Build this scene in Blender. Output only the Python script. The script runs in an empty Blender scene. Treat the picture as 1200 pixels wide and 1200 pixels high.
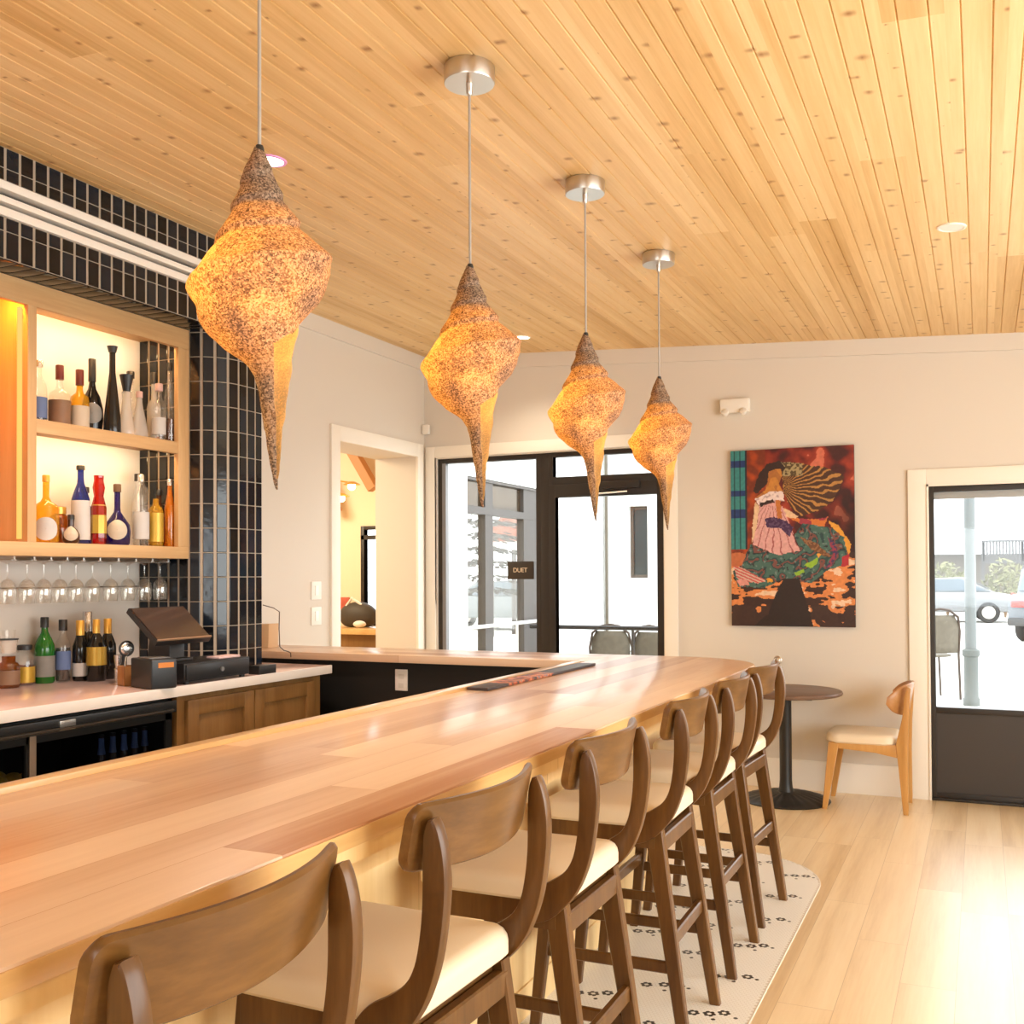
import bpy, bmesh, math, random
from mathutils import Vector, Matrix, noise as mnoise
PI = math.pi
R = math.radians
random.seed(7)
scn = bpy.context.scene
COL = scn.collection

# ---------------------------------------------------------------- camera
FPX, CYPX = 1205.47, 656.634
yaw, pitch, roll = -0.42825305, 0.01538714, -0.00482994
Fw = Vector((math.sin(yaw)*math.cos(pitch), math.cos(yaw)*math.cos(pitch), math.sin(pitch)))
rt = Vector((math.cos(yaw), -math.sin(yaw), 0)); up0 = rt.cross(Fw)
Rv = math.cos(roll)*rt + math.sin(roll)*up0
Uv = -math.sin(roll)*rt + math.cos(roll)*up0
camd = bpy.data.cameras.new('camera'); cam = bpy.data.objects.new('camera', camd); COL.objects.link(cam)
M = Matrix((Rv, Uv, -Fw)).transposed().to_4x4(); M.translation = Vector((0, 0, 1.5))
cam.matrix_world = M
camd.sensor_fit = 'HORIZONTAL'; camd.sensor_width = 36.0
camd.lens = 36.0*FPX/1200.0
camd.shift_y = (CYPX-600)/1200.0
camd.clip_start = 0.05; camd.clip_end = 300
scn.camera = cam

# ---------------------------------------------------------------- world, lights, exposure
scn.view_settings.view_transform = 'Standard'
scn.view_settings.look = 'None'
scn.view_settings.gamma = 1.0
scn.view_settings.use_curve_mapping = False
scn.view_settings.exposure = -0.1
w = bpy.data.worlds.new('sky'); scn.world = w; w.use_nodes = True
bg = w.node_tree.nodes['Background']
bg.inputs[0].default_value = (0.93, 0.97, 1.0, 1); bg.inputs[1].default_value = 5.5
cy = scn.cycles
cy.use_denoising = True
cy.max_bounces = 10; cy.diffuse_bounces = 5; cy.glossy_bounces = 4; cy.transmission_bounces = 8; cy.transparent_max_bounces = 24
cy.sample_clamp_indirect = 6.0
cy.caustics_reflective = False; cy.caustics_refractive = False

def area(name, loc, direction, sx, sy, power, color=(1, 1, 1)):
    l = bpy.data.lights.new(name, 'AREA'); l.shape = 'RECTANGLE'; l.size = sx; l.size_y = sy
    l.energy = power; l.color = color
    o = bpy.data.objects.new(name, l); COL.objects.link(o); o.location = loc
    o.rotation_euler = Vector(direction).to_track_quat('-Z', 'Y').to_euler()
    return o
DAY = (0.96, 0.99, 0.90)
area('daylight_side_window', (2.78, 2.9, 1.55), (-1, 0, 0.30), 5.6, 2.1, 150, DAY)
area('daylight_front_window', (-0.6, -2.38, 1.7), (0, 1, 0.05), 2.6, 1.1, 14, DAY)

# ---------------------------------------------------------------- mesh helpers
class MB:
    def __init__(s): s.bm = bmesh.new(); s.boxy = False; s.round = False
    def merge(s, b2, mat=0):
        for f in b2.faces: f.material_index = mat
        me = bpy.data.meshes.new('t'); b2.to_mesh(me); b2.free()
        n0 = len(s.bm.faces); s.bm.from_mesh(me); bpy.data.meshes.remove(me)
        s.bm.faces.ensure_lookup_table()
        for f in s.bm.faces[n0:]: f.material_index = mat
    def box(s, x0, x1, y0, y1, z0, z1, bev=0, mat=0, rot=None, seg=2):
        b = bmesh.new()
        bmesh.ops.create_cube(b, size=1)
        for v in b.verts:
            v.co = Vector(((x0+x1)/2+v.co.x*(x1-x0), (y0+y1)/2+v.co.y*(y1-y0), (z0+z1)/2+v.co.z*(z1-z0)))
        s.boxy = True
        if bev: bmesh.ops.bevel(b, geom=b.edges[:], offset=bev, segments=seg, affect='EDGES', profile=.6)
        if rot: bmesh.ops.transform(b, matrix=rot, verts=b.verts)
        s.merge(b, mat); return s
    def loft(s, rings, cap=True, closed=True, mat=0):
        s.round = True
        b = bmesh.new(); rv = [[b.verts.new(p) for p in r] for r in rings]
        n = len(rings[0])
        for a, c in zip(rv, rv[1:]):
            for i in range(n if closed else n-1):
                j = (i+1) % n
                try: b.faces.new((a[i], a[j], c[j], c[i]))
                except ValueError: pass
        if cap and closed:
            b.faces.new(rv[0][::-1]); b.faces.new(rv[-1])
        bmesh.ops.recalc_face_normals(b, faces=b.faces)
        s.merge(b, mat); return s
    def tube(s, pts, r, seg=8, mat=0, cap=True):
        pts = [Vector(p) for p in pts]; rings = []; prev = None
        for i, p in enumerate(pts):
            d = (pts[min(i+1, len(pts)-1)]-pts[max(i-1, 0)]).normalized()
            a = prev if prev else (Vector((0, 0, 1)) if abs(d.z) < .9 else Vector((1, 0, 0)))
            u = (a-d*a.dot(d)).normalized(); v = d.cross(u); prev = u
            rr = r[i] if isinstance(r, (list, tuple)) else r
            rings.append([p+u*rr*math.cos(2*PI*k/seg)+v*rr*math.sin(2*PI*k/seg) for k in range(seg)])
        return s.loft(rings, cap=cap, mat=mat)
    def lathe(s, prof, cx=0, cy=0, seg=24, mat=0, cap=True):
        return s.loft([[Vector((cx+r*math.cos(2*PI*k/seg), cy+r*math.sin(2*PI*k/seg), z)) for k in range(seg)] for r, z in prof], cap=cap, mat=mat)
    def beam(s, p0, p1, w0, d0, w1, d1, xdir=(1, 0, 0), mat=0, bev=.004):
        # tapered rectangular bar from p0 to p1; w along xdir, d across
        p0, p1 = Vector(p0), Vector(p1); ax = (p1-p0).normalized(); xd = Vector(xdir); xd = (xd-ax*xd.dot(ax)).normalized(); yd = ax.cross(xd)
        def ring(p, w, d, b):
            q = []
            for sx, sy, k in ((1, 1, 0), (1, 1, 1), (-1, 1, 1), (-1, 1, 0), (-1, -1, 0), (-1, -1, 1), (1, -1, 1), (1, -1, 0)):
                ww = w/2-(b if k else 0); dd = d/2-(0 if k else b)
                q.append(p+xd*sx*ww+yd*sy*dd)
            return q
        return s.loft([ring(p0, w0, d0, bev), ring(p1, w1, d1, bev)], mat=mat)
    def prism(s, poly, axis, a, b_, mat=0, bev=0):
        # extrude 2D polygon along axis ('x','y','z') from a to b_
        def P(u, v, t): return {'x': (t, u, v), 'y': (u, t, v), 'z': (u, v, t)}[axis]
        b = bmesh.new(); A = [b.verts.new(P(u, v, a)) for u, v in poly]; B = [b.verts.new(P(u, v, b_)) for u, v in poly]
        n = len(poly); f1 = b.faces.new(A); f2 = b.faces.new(B[::-1]); es = list(f1.edges)+list(f2.edges)
        for i in range(n): b.faces.new((A[i], B[i], B[(i+1) % n], A[(i+1) % n]))
        bmesh.ops.recalc_face_normals(b, faces=b.faces)
        if bev: bmesh.ops.bevel(b, geom=es, offset=bev, segments=2, affect='EDGES', profile=.6)
        s.merge(b, mat); return s
    def sphere(s, c, r, sc=(1, 1, 1), sub=2, mat=0):
        b = bmesh.new(); bmesh.ops.create_icosphere(b, subdivisions=sub, radius=r)
        for v in b.verts: v.co = Vector((c[0]+v.co.x*sc[0], c[1]+v.co.y*sc[1], c[2]+v.co.z*sc[2]))
        s.merge(b, mat); return s
    def pad(s, cx, cy, z0, z1, wx, wy, rc, edge, crown=0.0, mat=0, seg=6):
        # soft slab with rounded plan corners, rounded rim and a crowned top
        def ring(inset, z):
            hx, hy, r = wx/2-inset, wy/2-inset, max(rc-inset, .003); q = []
            for qx, qy, a0 in ((1, 1, 0), (-1, 1, 90), (-1, -1, 180), (1, -1, 270)):
                for k in range(seg+1):
                    a = R(a0+90*k/seg); q.append(Vector((cx+qx*(hx-r)+r*math.cos(a), cy+qy*(hy-r)+r*math.sin(a), z)))
            return q
        rings = [ring(edge*.3, z0), ring(0, z0+edge*.3)]
        for k in range(5):
            a = PI/2*k/4; rings.append(ring(edge*(1-math.cos(a)), z1-edge+edge*math.sin(a)))
        h = min(wx, wy)/2
        for f in (.25, .5, .75, .95): rings.append(ring(edge+(h-edge)*f, z1+crown*(1-(1-f)**2)))
        return s.loft(rings, mat=mat)
    def build(s, name, mats, parent=None, smooth=40, world=True):
        me = bpy.data.meshes.new(name); bmesh.ops.remove_doubles(s.bm, verts=s.bm.verts, dist=1e-6); s.bm.to_mesh(me); s.bm.free()
        for m in (mats if isinstance(mats, (list, tuple)) else [mats]): me.materials.append(m)
        if smooth:
            me.shade_smooth(); me.set_sharp_from_angle(angle=R(26 if s.boxy and not s.round else smooth))
        o = bpy.data.objects.new(name, me); COL.objects.link(o)
        if parent is None:
            xs = [v.co.x for v in me.vertices]; ys = [v.co.y for v in me.vertices]; zs = [v.co.z for v in me.vertices]
            c = Vector(((min(xs)+max(xs))/2, (min(ys)+max(ys))/2, min(zs)))
            me.transform(Matrix.Translation(-c)); o.location = c
        else:
            o.parent = parent
            if world:
                off = Vector((0, 0, 0)); p = parent
                while p: off += p.location; p = p.parent
                me.transform(Matrix.Translation(-off))
        return o

def tag(o, label=None, cat=None, group=None, kind=None):
    if label: o['label'] = label
    if cat: o['category'] = cat
    if group: o['group'] = group
    if kind: o['kind'] = kind
    return o
def empty(name, loc=(0, 0, 0), rz=0, label=None, cat=None, group=None, kind=None):
    o = bpy.data.objects.new(name, None); COL.objects.link(o); o.location = loc; o.rotation_euler = (0, 0, rz); o.empty_display_size = .1
    return tag(o, label, cat, group, kind)
def copy_tree(o, parent=None):
    c = o.copy(); COL.objects.link(c)
    if parent: c.parent = parent
    for ch in list(o.children): copy_tree(ch, c)
    return c
def struct(name, mb, m, smooth=40):
    o = mb.build(name, m, None, smooth); o['kind'] = 'structure'; return o

# ---------------------------------------------------------------- materials
def newmat(name):
    m = bpy.data.materials.new(name); m.use_nodes = True; nt = m.node_tree
    for n in list(nt.nodes): nt.nodes.remove(n)
    out = nt.nodes.new('ShaderNodeOutputMaterial'); return m, nt, out
class G:
    def __init__(s, nt): s.nt = nt
    def n(s, t, **kw):
        nd = s.nt.nodes.new(t)
        for k, v in kw.items():
            if k.startswith('i_'): 
                key = k[2:]; key = int(key) if key.isdigit() else key.replace('_', ' ')
                s.put(nd.inputs[key], v)
            else: setattr(nd, k, v)
        return nd
    def put(s, inp, v):
        if isinstance(v, bpy.types.NodeSocket): s.nt.links.new(v, inp)
        else:
            if hasattr(inp.default_value, '__len__') and len(inp.default_value) == 4 and len(v) == 3: v = (*v, 1)
            inp.default_value = v
    def math(s, op, a, b=0.0, c=0.0):
        nd = s.nt.nodes.new('ShaderNodeMath'); nd.operation = op
        for i, v in enumerate((a, b, c)): s.put(nd.inputs[i], v)
        return nd.outputs[0]
    def mix(s, f, a, b, mode='MIX'):
        nd = s.nt.nodes.new('ShaderNodeMix'); nd.data_type = 'RGBA'; nd.blend_type = mode
        s.put(nd.inputs[0], f); s.put(nd.inputs[6], a); s.put(nd.inputs[7], b); return nd.outputs[2]
    def ramp(s, f, stops):
        nd = s.nt.nodes.new('ShaderNodeValToRGB'); s.put(nd.inputs[0], f)
        e = nd.color_ramp.elements
        while len(e) < len(stops): e.new(.5)
        for i, (p, c) in enumerate(stops): e[i].position = p; e[i].color = (*c, 1)
        return nd.outputs[0]
    def noise(s, vec, scale, detail=3, rough=.5):
        return s.n('ShaderNodeTexNoise', i_Vector=vec, i_Scale=scale, i_Detail=detail, i_Roughness=rough).outputs[0]
def plain(name, col, rough=.5, metal=0, spec=.5, bump=0, bscale=80, var=0, coat=0, emit=None, es=0, trans=0, sheen=0):
    m, nt, out = newmat(name); g = G(nt)
    b = g.n('ShaderNodeBsdfPrincipled', i_Roughness=rough, i_Metallic=metal)
    b.inputs['Specular IOR Level'].default_value = spec; b.inputs['Coat Weight'].default_value = coat
    b.inputs['Transmission Weight'].default_value = trans; b.inputs['Sheen Weight'].default_value = sheen
    tc = g.n('ShaderNodeTexCoord').outputs['Object']
    c = (*col, 1)
    if var:
        nz = g.noise(tc, bscale*.12 if bscale > 20 else 3, 4)
        g.put(b.inputs['Base Color'], g.mix(nz, tuple(max(0, x*(1-var)) for x in col), tuple(min(1, x*(1+var)) for x in col)))
    else: b.inputs['Base Color'].default_value = c
    if bump:
        bp = g.n('ShaderNodeBump', i_Strength=bump, i_Distance=.002, i_Height=g.noise(tc, bscale, 4)); g.put(b.inputs['Normal'], bp.outputs[0])
    if emit: b.inputs['Emission Color'].default_value = (*emit, 1); b.inputs['Emission Strength'].default_value = es
    nt.links.new(b.outputs[0], out.inputs[0]); return m
def wood(name, dark, mid, light, along='y', gscale=14, stretch=.06, plank=0, length=1.6, across='x', gapcol=None, gapw=.0015, knots=0, rough=.4, coat=0, pvar=.5, spec=.4):
    """procedural timber; grain along one object axis, optional planks with their own tone, hairline joints and knots"""
    m, nt, out = newmat(name); g = G(nt)
    sep = g.n('ShaderNodeSeparateXYZ', i_0=g.n('ShaderNodeTexCoord').outputs['Object']).outputs
    ax = {'x': 0, 'y': 1, 'z': 2}; A = sep[ax[along]]; X = sep[ax[across]]; Zt = sep[3-ax[along]-ax[across]]
    tone = .5
    if plank:
        idx = g.math('FLOOR', g.math('DIVIDE', X, plank))
        rnd = g.n('ShaderNodeTexWhiteNoise', noise_dimensions='1D', i_W=idx).outputs[0]
        sh = g.math('ADD', g.math('DIVIDE', A, length), g.math('MULTIPLY', rnd, 7.31))
        seg = g.math('FLOOR', sh)
        cv = g.n('ShaderNodeCombineXYZ', i_0=idx, i_1=seg).outputs[0]
        tone = g.n('ShaderNodeTexWhiteNoise', noise_dimensions='2D', i_Vector=cv).outputs[0]
        A2 = g.math('ADD', A, g.math('MULTIPLY', tone, 37.0))
    else: A2 = A
    vec = g.n('ShaderNodeCombineXYZ', i_0=X, i_1=g.math('MULTIPLY', A2, stretch), i_2=Zt).outputs[0]
    n1 = g.noise(vec, gscale, 6, .6); n2 = g.noise(vec, gscale*7, 3, .6)
    f = g.math('ADD', g.math('MULTIPLY', n1, .75), g.math('MULTIPLY', n2, .25))
    if plank: f = g.math('ADD', f, g.math('MULTIPLY', g.math('SUBTRACT', tone, .5), pvar))
    col = g.ramp(f, [(.25, dark), (.5, mid), (.75, light)])
    if knots:
        kw = g.math('MULTIPLY', g.math('SUBTRACT', g.noise(vec, 30, 2), .5), .05)
        kv = g.n('ShaderNodeCombineXYZ', i_0=g.math('MULTIPLY', g.math('ADD', X, kw), .78), i_1=g.math('MULTIPLY', A2, .85), i_2=0.0).outputs[0]
        vo = g.n('ShaderNodeTexVoronoi', voronoi_dimensions='2D', i_Vector=kv, i_Scale=9.0)
        sz = g.n('ShaderNodeSeparateColor', i_0=vo.outputs['Color']).outputs
        th = g.math('MULTIPLY', g.math('MAXIMUM', g.math('SUBTRACT', sz[0], .42), 0.0), .34)
        kf = g.math('MULTIPLY', g.math('SUBTRACT', 1.0, g.math('SMOOTH_MIN', g.math('DIVIDE', vo.outputs['Distance'], g.math('ADD', th, .001)), 1.0, .3)), knots)
        kf = g.math('MAXIMUM', kf, 0.0)
        col = g.mix(kf, col, (.27, .10, .02, 1))
    if plank and gapcol:
        fx = g.math('FRACT', g.math('DIVIDE', X, plank)); dx = g.math('MULTIPLY', g.math('MINIMUM', fx, g.math('SUBTRACT', 1.0, fx)), plank)
        fy = g.math('FRACT', sh); dy = g.math('MULTIPLY', g.math('MINIMUM', fy, g.math('SUBTRACT', 1.0, fy)), length)
        gp = g.math('LESS_THAN', g.math('MINIMUM', dx, dy), gapw)
        col = g.mix(gp, col, gapcol)
    b = g.n('ShaderNodeBsdfPrincipled', i_Roughness=rough); g.put(b.inputs['Base Color'], col)
    b.inputs['Specular IOR Level'].default_value = spec; b.inputs['Coat Weight'].default_value = coat; b.inputs['Coat Roughness'].default_value = .38 if name == 'floor_oak' else .15
    bp = g.n('ShaderNodeBump', i_Strength=.08, i_Distance=.002, i_Height=f); g.put(b.inputs['Normal'], bp.outputs[0])
    nt.links.new(b.outputs[0], out.inputs[0]); return m
def glass(name, col, refl=.08, body=0.0, bodycol=None, rough=.03):
    """thin-walled glass: tinted see-through mixed with a clear reflection, optional milky body"""
    m, nt, out = newmat(name); g = G(nt)
    t = g.n('ShaderNodeBsdfTransparent'); t.inputs[0].default_value = (*col, 1)
    gl = g.n('ShaderNodeBsdfGlossy', i_Roughness=rough); gl.inputs[0].default_value = (1, 1, 1, 1)
    lw = g.n('ShaderNodeLayerWeight', i_Blend=.25).outputs['Facing']
    f = g.math('MINIMUM', g.math('ADD', refl*.5, g.math('MULTIPLY', g.math('POWER', lw, 2.0), refl*4)), .85)
    mx = g.n('ShaderNodeMixShader'); g.put(mx.inputs[0], f); nt.links.new(t.outputs[0], mx.inputs[1]); nt.links.new(gl.outputs[0], mx.inputs[2])
    res = mx.outputs[0]
    if body:
        d = g.n('ShaderNodeBsdfPrincipled', i_Roughness=.15); d.inputs['Base Color'].default_value = (*(bodycol or col), 1)
        m2 = g.n('ShaderNodeMixShader'); m2.inputs[0].default_value = body
        nt.links.new(res, m2.inputs[1]); nt.links.new(d.outputs[0], m2.inputs[2]); res = m2.outputs[0]
    nt.links.new(res, out.inputs[0]); return m
def emitter(name, col, s):
    m, nt, out = newmat(name); g = G(nt); e = g.n('ShaderNodeEmission', i_Strength=s); e.inputs[0].default_value = (*col, 1)
    nt.links.new(e.outputs[0], out.inputs[0]); return m

m_wall = plain('wall_paint', (.67, .612, .54), .75, bump=.05, bscale=300)
m_trim = plain('trim_paint', (.84, .79, .71), .5)
m_ceil = wood('ceiling_pine', (.58, .345, .12), (.75, .51, .23), (.86, .64, .34), 'y', 11, .04, plank=.166, length=3.1, across='x', knots=.9, rough=.42, pvar=.22)
m_floor = wood('floor_oak', (.59, .40, .20), (.79, .60, .365), (.87, .71, .48), 'y', 9, .05, plank=.19, length=1.25, across='x', gapcol=(.50, .34, .18), gapw=.0011, rough=.33, coat=.9, pvar=.22)
m_bartop = wood('bar_top_wood', (.43, .20, .092), (.63, .41, .26), (.74, .53, .36), 'y', 6, .045, plank=.1225, length=1.45, across='x', gapcol=(.46, .22, .10), gapw=.0006, rough=.33, coat=.25, pvar=.5)
m_bartop_x = wood('bar_return_wood', (.43, .20, .092), (.63, .41, .26), (.74, .53, .36), 'x', 6, .045, plank=.1225, length=1.45, across='y', gapcol=(.40, .17, .07), gapw=.0008, rough=.33, coat=.25, pvar=.5)
m_lip = wood('bar_lip_wood', (.52, .29, .10), (.66, .40, .16), (.78, .52, .25), 'y', 10, .05, rough=.3, coat=.4)
m_panel = wood('bar_panel_birch', (.66, .42, .17), (.76, .53, .25), (.84, .62, .33), 'z', 9, .05, across='y', plank=.6, length=3.0, pvar=.1, gapcol=(.45, .27, .1), gapw=.0012, rough=.4)
m_stool = wood('stool_walnut', (.045, .016, .003), (.105, .043, .009), (.19, .088, .022), 'z', 11, .1, across='y', rough=.36, coat=.12, spec=.3)
m_stool_y = wood('stool_walnut_back', (.060, .023, .004), (.135, .058, .0125), (.235, .112, .031), 'y', 10, .14, across='z', rough=.34, coat=.15, spec=.3)
m_cream = plain('cream_leatherette', (.74, .62, .46), .42, bump=.1, bscale=500, spec=.4)
m_black = plain('black_paint', (.012, .011, .010), .45)
m_frame = plain('dark_bronze_frame', (.020, .015, .012), .4)
m_steel = plain('brushed_steel', (.62, .58, .53), .3, metal=1)
m_dsteel = plain('dark_steel', (.05, .05, .05), .3, metal=.6)
m_white = plain('white_plastic', (.82, .78, .72), .4)
m_pane = glass('window_glass', (.98, .99, .985), .05)

def oak(name, along, across): return wood(name, (.44, .25, .105), (.56, .34, .155), (.66, .43, .22), along, 12, .06, across=across, rough=.45)
m_oak_y = oak('cabinet_oak_y', 'y', 'x'); m_oak_z = oak('cabinet_oak_z', 'z', 'y')

# ---------------------------------------------------------------- room shell
D = 7.407; XL = -4.17; XR = 2.65; YF = -2.3
def zc(x): return 3.072-.0567*x
NIY = 4.25      # niche end wall
mb = MB(); mb.box(XL-.4, XR+.2, YF-.2, D+.19, -.12, 0); struct('floor', mb, m_floor)
# ceiling boards: real V grooves every 83 mm
mb = MB(); prof = []; x = XL-.1
while x < XR+.1:
    for dx, dz in ((0, .006), (.0035, 0), (.0795, 0), (.083, .006)):
        xx = x+dx; prof.append((xx, zc(xx)+dz))
    x += .083
prof = [p for i, p in enumerate(prof) if i == 0 or p[0] > prof[i-1][0]+1e-5]
poly = prof+[(prof[-1][0], zc(prof[-1][0])+.12), (prof[0][0], zc(prof[0][0])+.12)]
b = bmesh.new()
for (x0, z0), (x1, z1) in zip(prof, prof[1:]):
    b.faces.new([b.verts.new(p) for p in ((x0, YF-.2, z0), (x0, D+.1, z0), (x1, D+.1, z1), (x1, YF-.2, z1))])
b.faces.new([b.verts.new(p) for p in ((XL-.1, YF-.2, zc(XL)+.13), (XR+.1, YF-.2, zc(XR)+.13), (XR+.1, D+.1, zc(XR)+.13), (XL-.1, D+.1, zc(XL)+.13))])
bmesh.ops.remove_doubles(b, verts=b.verts, dist=1e-5)
mb.merge(b); struct('ceiling', mb, m_ceil, 0)
# left wall with the opening to the next room (thick reveal)
OY0, OY1, OZ = 6.155, 7.262, 2.472
mb = MB(); zt = zc(XL)+.02; WB = XL-.384
mb.box(WB, XL, YF-.2, OY0, 0, zt); mb.box(WB, XL, OY0, OY1, OZ, zt); mb.box(WB, XL, OY1, D+.16, 0, zt)
struct('wall_left', mb, m_wall)
# back wall with the storefront and door holes
SX0, SX1, SZ = -4.055, -2.145, 2.462
DX0, DX1, DZ = -.317, .66, 2.085
mb = MB(); T = .16
mb.box(XL, SX0, D, D+T, 0, 3.36); mb.box(SX0, SX1, D, D+T, SZ, 3.36); mb.box(SX1, DX0, D, D+T, 0, 3.2)
mb.box(DX0, DX1, D, D+T, DZ, 3.12); mb.box(DX1, XR+.2, D, D+T, 0, 3.06)
struct('wall_back', mb, m_wall)
mb = MB(); wy0, wy1, wz0, wz1 = .1, 5.7, .5, 2.6
mb.box(XR, XR+.16, YF-.2, wy0, 0, 3); mb.box(XR, XR+.16, wy1, D, 0, 3); mb.box(XR, XR+.16, wy0, wy1, 0, wz0); mb.box(XR, XR+.16, wy0, wy1, wz1, 3)
struct('wall_right', mb, m_wall)
mb = MB(); mb.box(XL, -2.0, YF-.16, YF, 0, 3.3); mb.box(.8, XR, YF-.16, YF, 0, 3); mb.box(-2, .8, YF-.16, YF, 0, 1.0); mb.box(-2, .8, YF-.16, YF, 2.2, 3.25)
struct('wall_front', mb, m_wall)
# flat crown boards under the ceiling, casings, baseboard
mb = MB(); mb.prism([(XL, zc(XL)-.11), (-.0+XR, zc(XR)-.11), (XR, zc(XR)+.01), (XL, zc(XL)+.01)], 'y', D-.018, D); struct('trim_1', mb, m_wall)
mb = MB(); mb.box(XL, XL+.018, 4.62, D-.018, zc(XL)-.115, zc(XL)+.005); struct('trim_2', mb, m_wall)
mb = MB(); cw = .108
mb.box(XL-.006, XL+.02, OY0-cw, OY0-.0005, 0, OZ+cw, .003); mb.box(XL-.006, XL+.02, OY1+.0005, OY1+.09, 0, OZ+cw, .003); mb.box(XL-.006, XL+.02, OY0-.004, OY1+.004, OZ+.0005, OZ+cw, .003)
struct('trim_3', mb, m_trim)
mb = MB(); mb.box(SX0-.095, SX0-.01, D-.02, D+.006, 0, SZ+.10, .003); mb.box(SX1+.01, SX1+.11, D-.02, D+.006, 0, SZ+.10, .003); mb.box(SX0-.01, SX1+.01, D-.02, D+.006, SZ+.01, SZ+.10, .003)
struct('trim_4', mb, m_trim)
mb = MB(); mb.box(DX0-.13, DX0-.012, D-.022, D+.006, 0, DZ+.115, .003); mb.box(DX1+.012, DX1+.13, D-.022, D+.006, 0, DZ+.115, .003); mb.box(DX0-.012, DX1+.012, D-.022, D+.006, DZ+.012, DZ+.115, .003)
mb.box(DX0-.012, DX0, D-.03, D+.02, 0, DZ+.012); mb.box(DX0-.012, DX1, D-.03, D+.02, DZ, DZ+.012)
struct('trim_5', mb, m_trim)
mb = MB(); mb.box(SX1+.11, DX0-.13, D-.018, D+.006, 0, .205, .003); mb.box(DX1+.13, XR, D-.018, D+.006, 0, .205, .003); struct('baseboard_back', mb, m_trim)

# ---------------------------------------------------------------- tiled niche wall (soffit + rounded return)
XT = -3.65; ZS = 2.82
def tile_mats():
    m, nt, out = newmat('navy_glazed_tile'); g = G(nt)
    at = g.n('ShaderNodeAttribute', attribute_name='tone').outputs['Fac']
    col = g.ramp(at, [(0, (.005, .005, .006)), (.45, (.008, .009, .012)), (.8, (.006, .011, .020)), (1, (.014, .017, .022))])
    b = g.n('ShaderNodeBsdfPrincipled', i_Roughness=.09); g.put(b.inputs['Base Color'], col); b.inputs['Specular IOR Level'].default_value = .42
    tc = g.n('ShaderNodeTexCoord').outputs['Object']
    bp = g.n('ShaderNodeBump', i_Strength=.12, i_Distance=.003, i_Height=g.noise(tc, 26, 2)); g.put(b.inputs['Normal'], bp.outputs[0])
    nt.links.new(b.outputs[0], out.inputs[0]); return m
m_tile = tile_mats(); m_grout = plain('tan_grout', (.40, .33, .25), .8)
class Path2:
    def __init__(s, pts):
        s.p = pts; s.L = [0]
        for a, b_ in zip(pts, pts[1:]): s.L.append(s.L[-1]+math.hypot(b_[0]-a[0], b_[1]-a[1]))
    def at(s, d):
        for i in range(len(s.p)-1):
            if d <= s.L[i+1] or i == len(s.p)-2:
                t = (d-s.L[i])/(s.L[i+1]-s.L[i]); a, b_ = s.p[i], s.p[i+1]
                return (a[0]+(b_[0]-a[0])*t, a[1]+(b_[1]-a[1])*t)
def tiles_on(mb, path, d0, d1, zlo, zhi, z_org, pw=.0715, ph=.13, gap=.005, vgap=.0155, th=.006, d_org=None):
    """glazed tile slabs standing off the grout along a plan path (outward = right of travel)"""
    d_org = d0 if d_org is None else d_org
    n0 = math.floor((d0-d_org)/pw); d = d_org+n0*pw
    while d < d1-1e-4:
        a, b_ = max(d+vgap/2, d0), min(d+pw-vgap/2, d1)
        if b_-a > .006:
            p, q = path.at(a), path.at(b_); tx, ty = q[0]-p[0], q[1]-p[1]; l = math.hypot(tx, ty); nx, ny = ty/l, -tx/l
            k = math.floor((zlo-z_org)/ph)
            while z_org+k*ph < zhi-1e-4:
                z0, z1 = max(z_org+k*ph+gap/2, zlo), min(z_org+(k+1)*ph-gap/2, zhi)
                if z1-z0 > .006:
                    e = .002; rings = []
                    for off, ins in ((-.002, 0), (th-e, 0), (th, e)):
                        rings.append([Vector((p[0]+nx*off+tx/l*ins, p[1]+ny*off+ty/l*ins, z0+ins)), Vector((q[0]+nx*off-tx/l*ins, q[1]+ny*off-ty/l*ins, z0+ins)),
                                      Vector((q[0]+nx*off-tx/l*ins, q[1]+ny*off-ty/l*ins, z1-ins)), Vector((p[0]+nx*off+tx/l*ins, p[1]+ny*off+ty/l*ins, z1-ins))])
                    mb.loft(rings, mat=0)
                k += 1
        d += pw
def finish_tone(o):
    me = o.data; at = me.attributes.new('tone', 'FLOAT', 'FACE')
    rnd = {}
    for p in me.polygons:
        pass
    bm = bmesh.new(); bm.from_mesh(me); bm.faces.ensure_lookup_table(); seen = set(); rng = random.Random(3)
    for f in bm.faces:
        if f.index in seen: continue
        st = [f]; isl = []; seen.add(f.index)
        while st:
            c = st.pop(); isl.append(c.index)
            for e in c.edges:
                for h in e.link_faces:
                    if h.index not in seen: seen.add(h.index); st.append(h)
        t = rng.random()
        for i in isl: at.data[i].value = t
    bm.free()
rr = .20; cxa, cya = XT-rr, NIY+rr
arc = [(cxa+rr*math.cos(a), cya+rr*math.sin(a)) for a in [R(-90+90*k/16) for k in range(17)]]
YE = 4.63
ret_path = Path2([(XL, NIY)]+arc+[(XT, YE)])
core = [(XL, NIY)]+arc+[(XT, YE), (XL, YE)]
mb = MB(); mb.prism(core, 'z', 0, zc(XT), mat=1)
tiles_on(mb, ret_path, 0, ret_path.L[-1], 1.0, ZS, 1.503, pw=.0693)
tiles_on(mb, Path2([(XT, NIY+rr), (XT, YE)]), 0, YE-NIY-rr, ZS, zc(XT)-.003, 1.503, pw=.0715)
o = struct('wall_tile', mb, [m_tile, m_grout]); finish_tone(o)
YS0 = .9; VZ0, VZ1 = 2.992, 3.140
mb = MB()
mb.box(XL, XT-.06, YS0, NIY+rr, ZS, zc(XT)+.0, mat=1)
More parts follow.
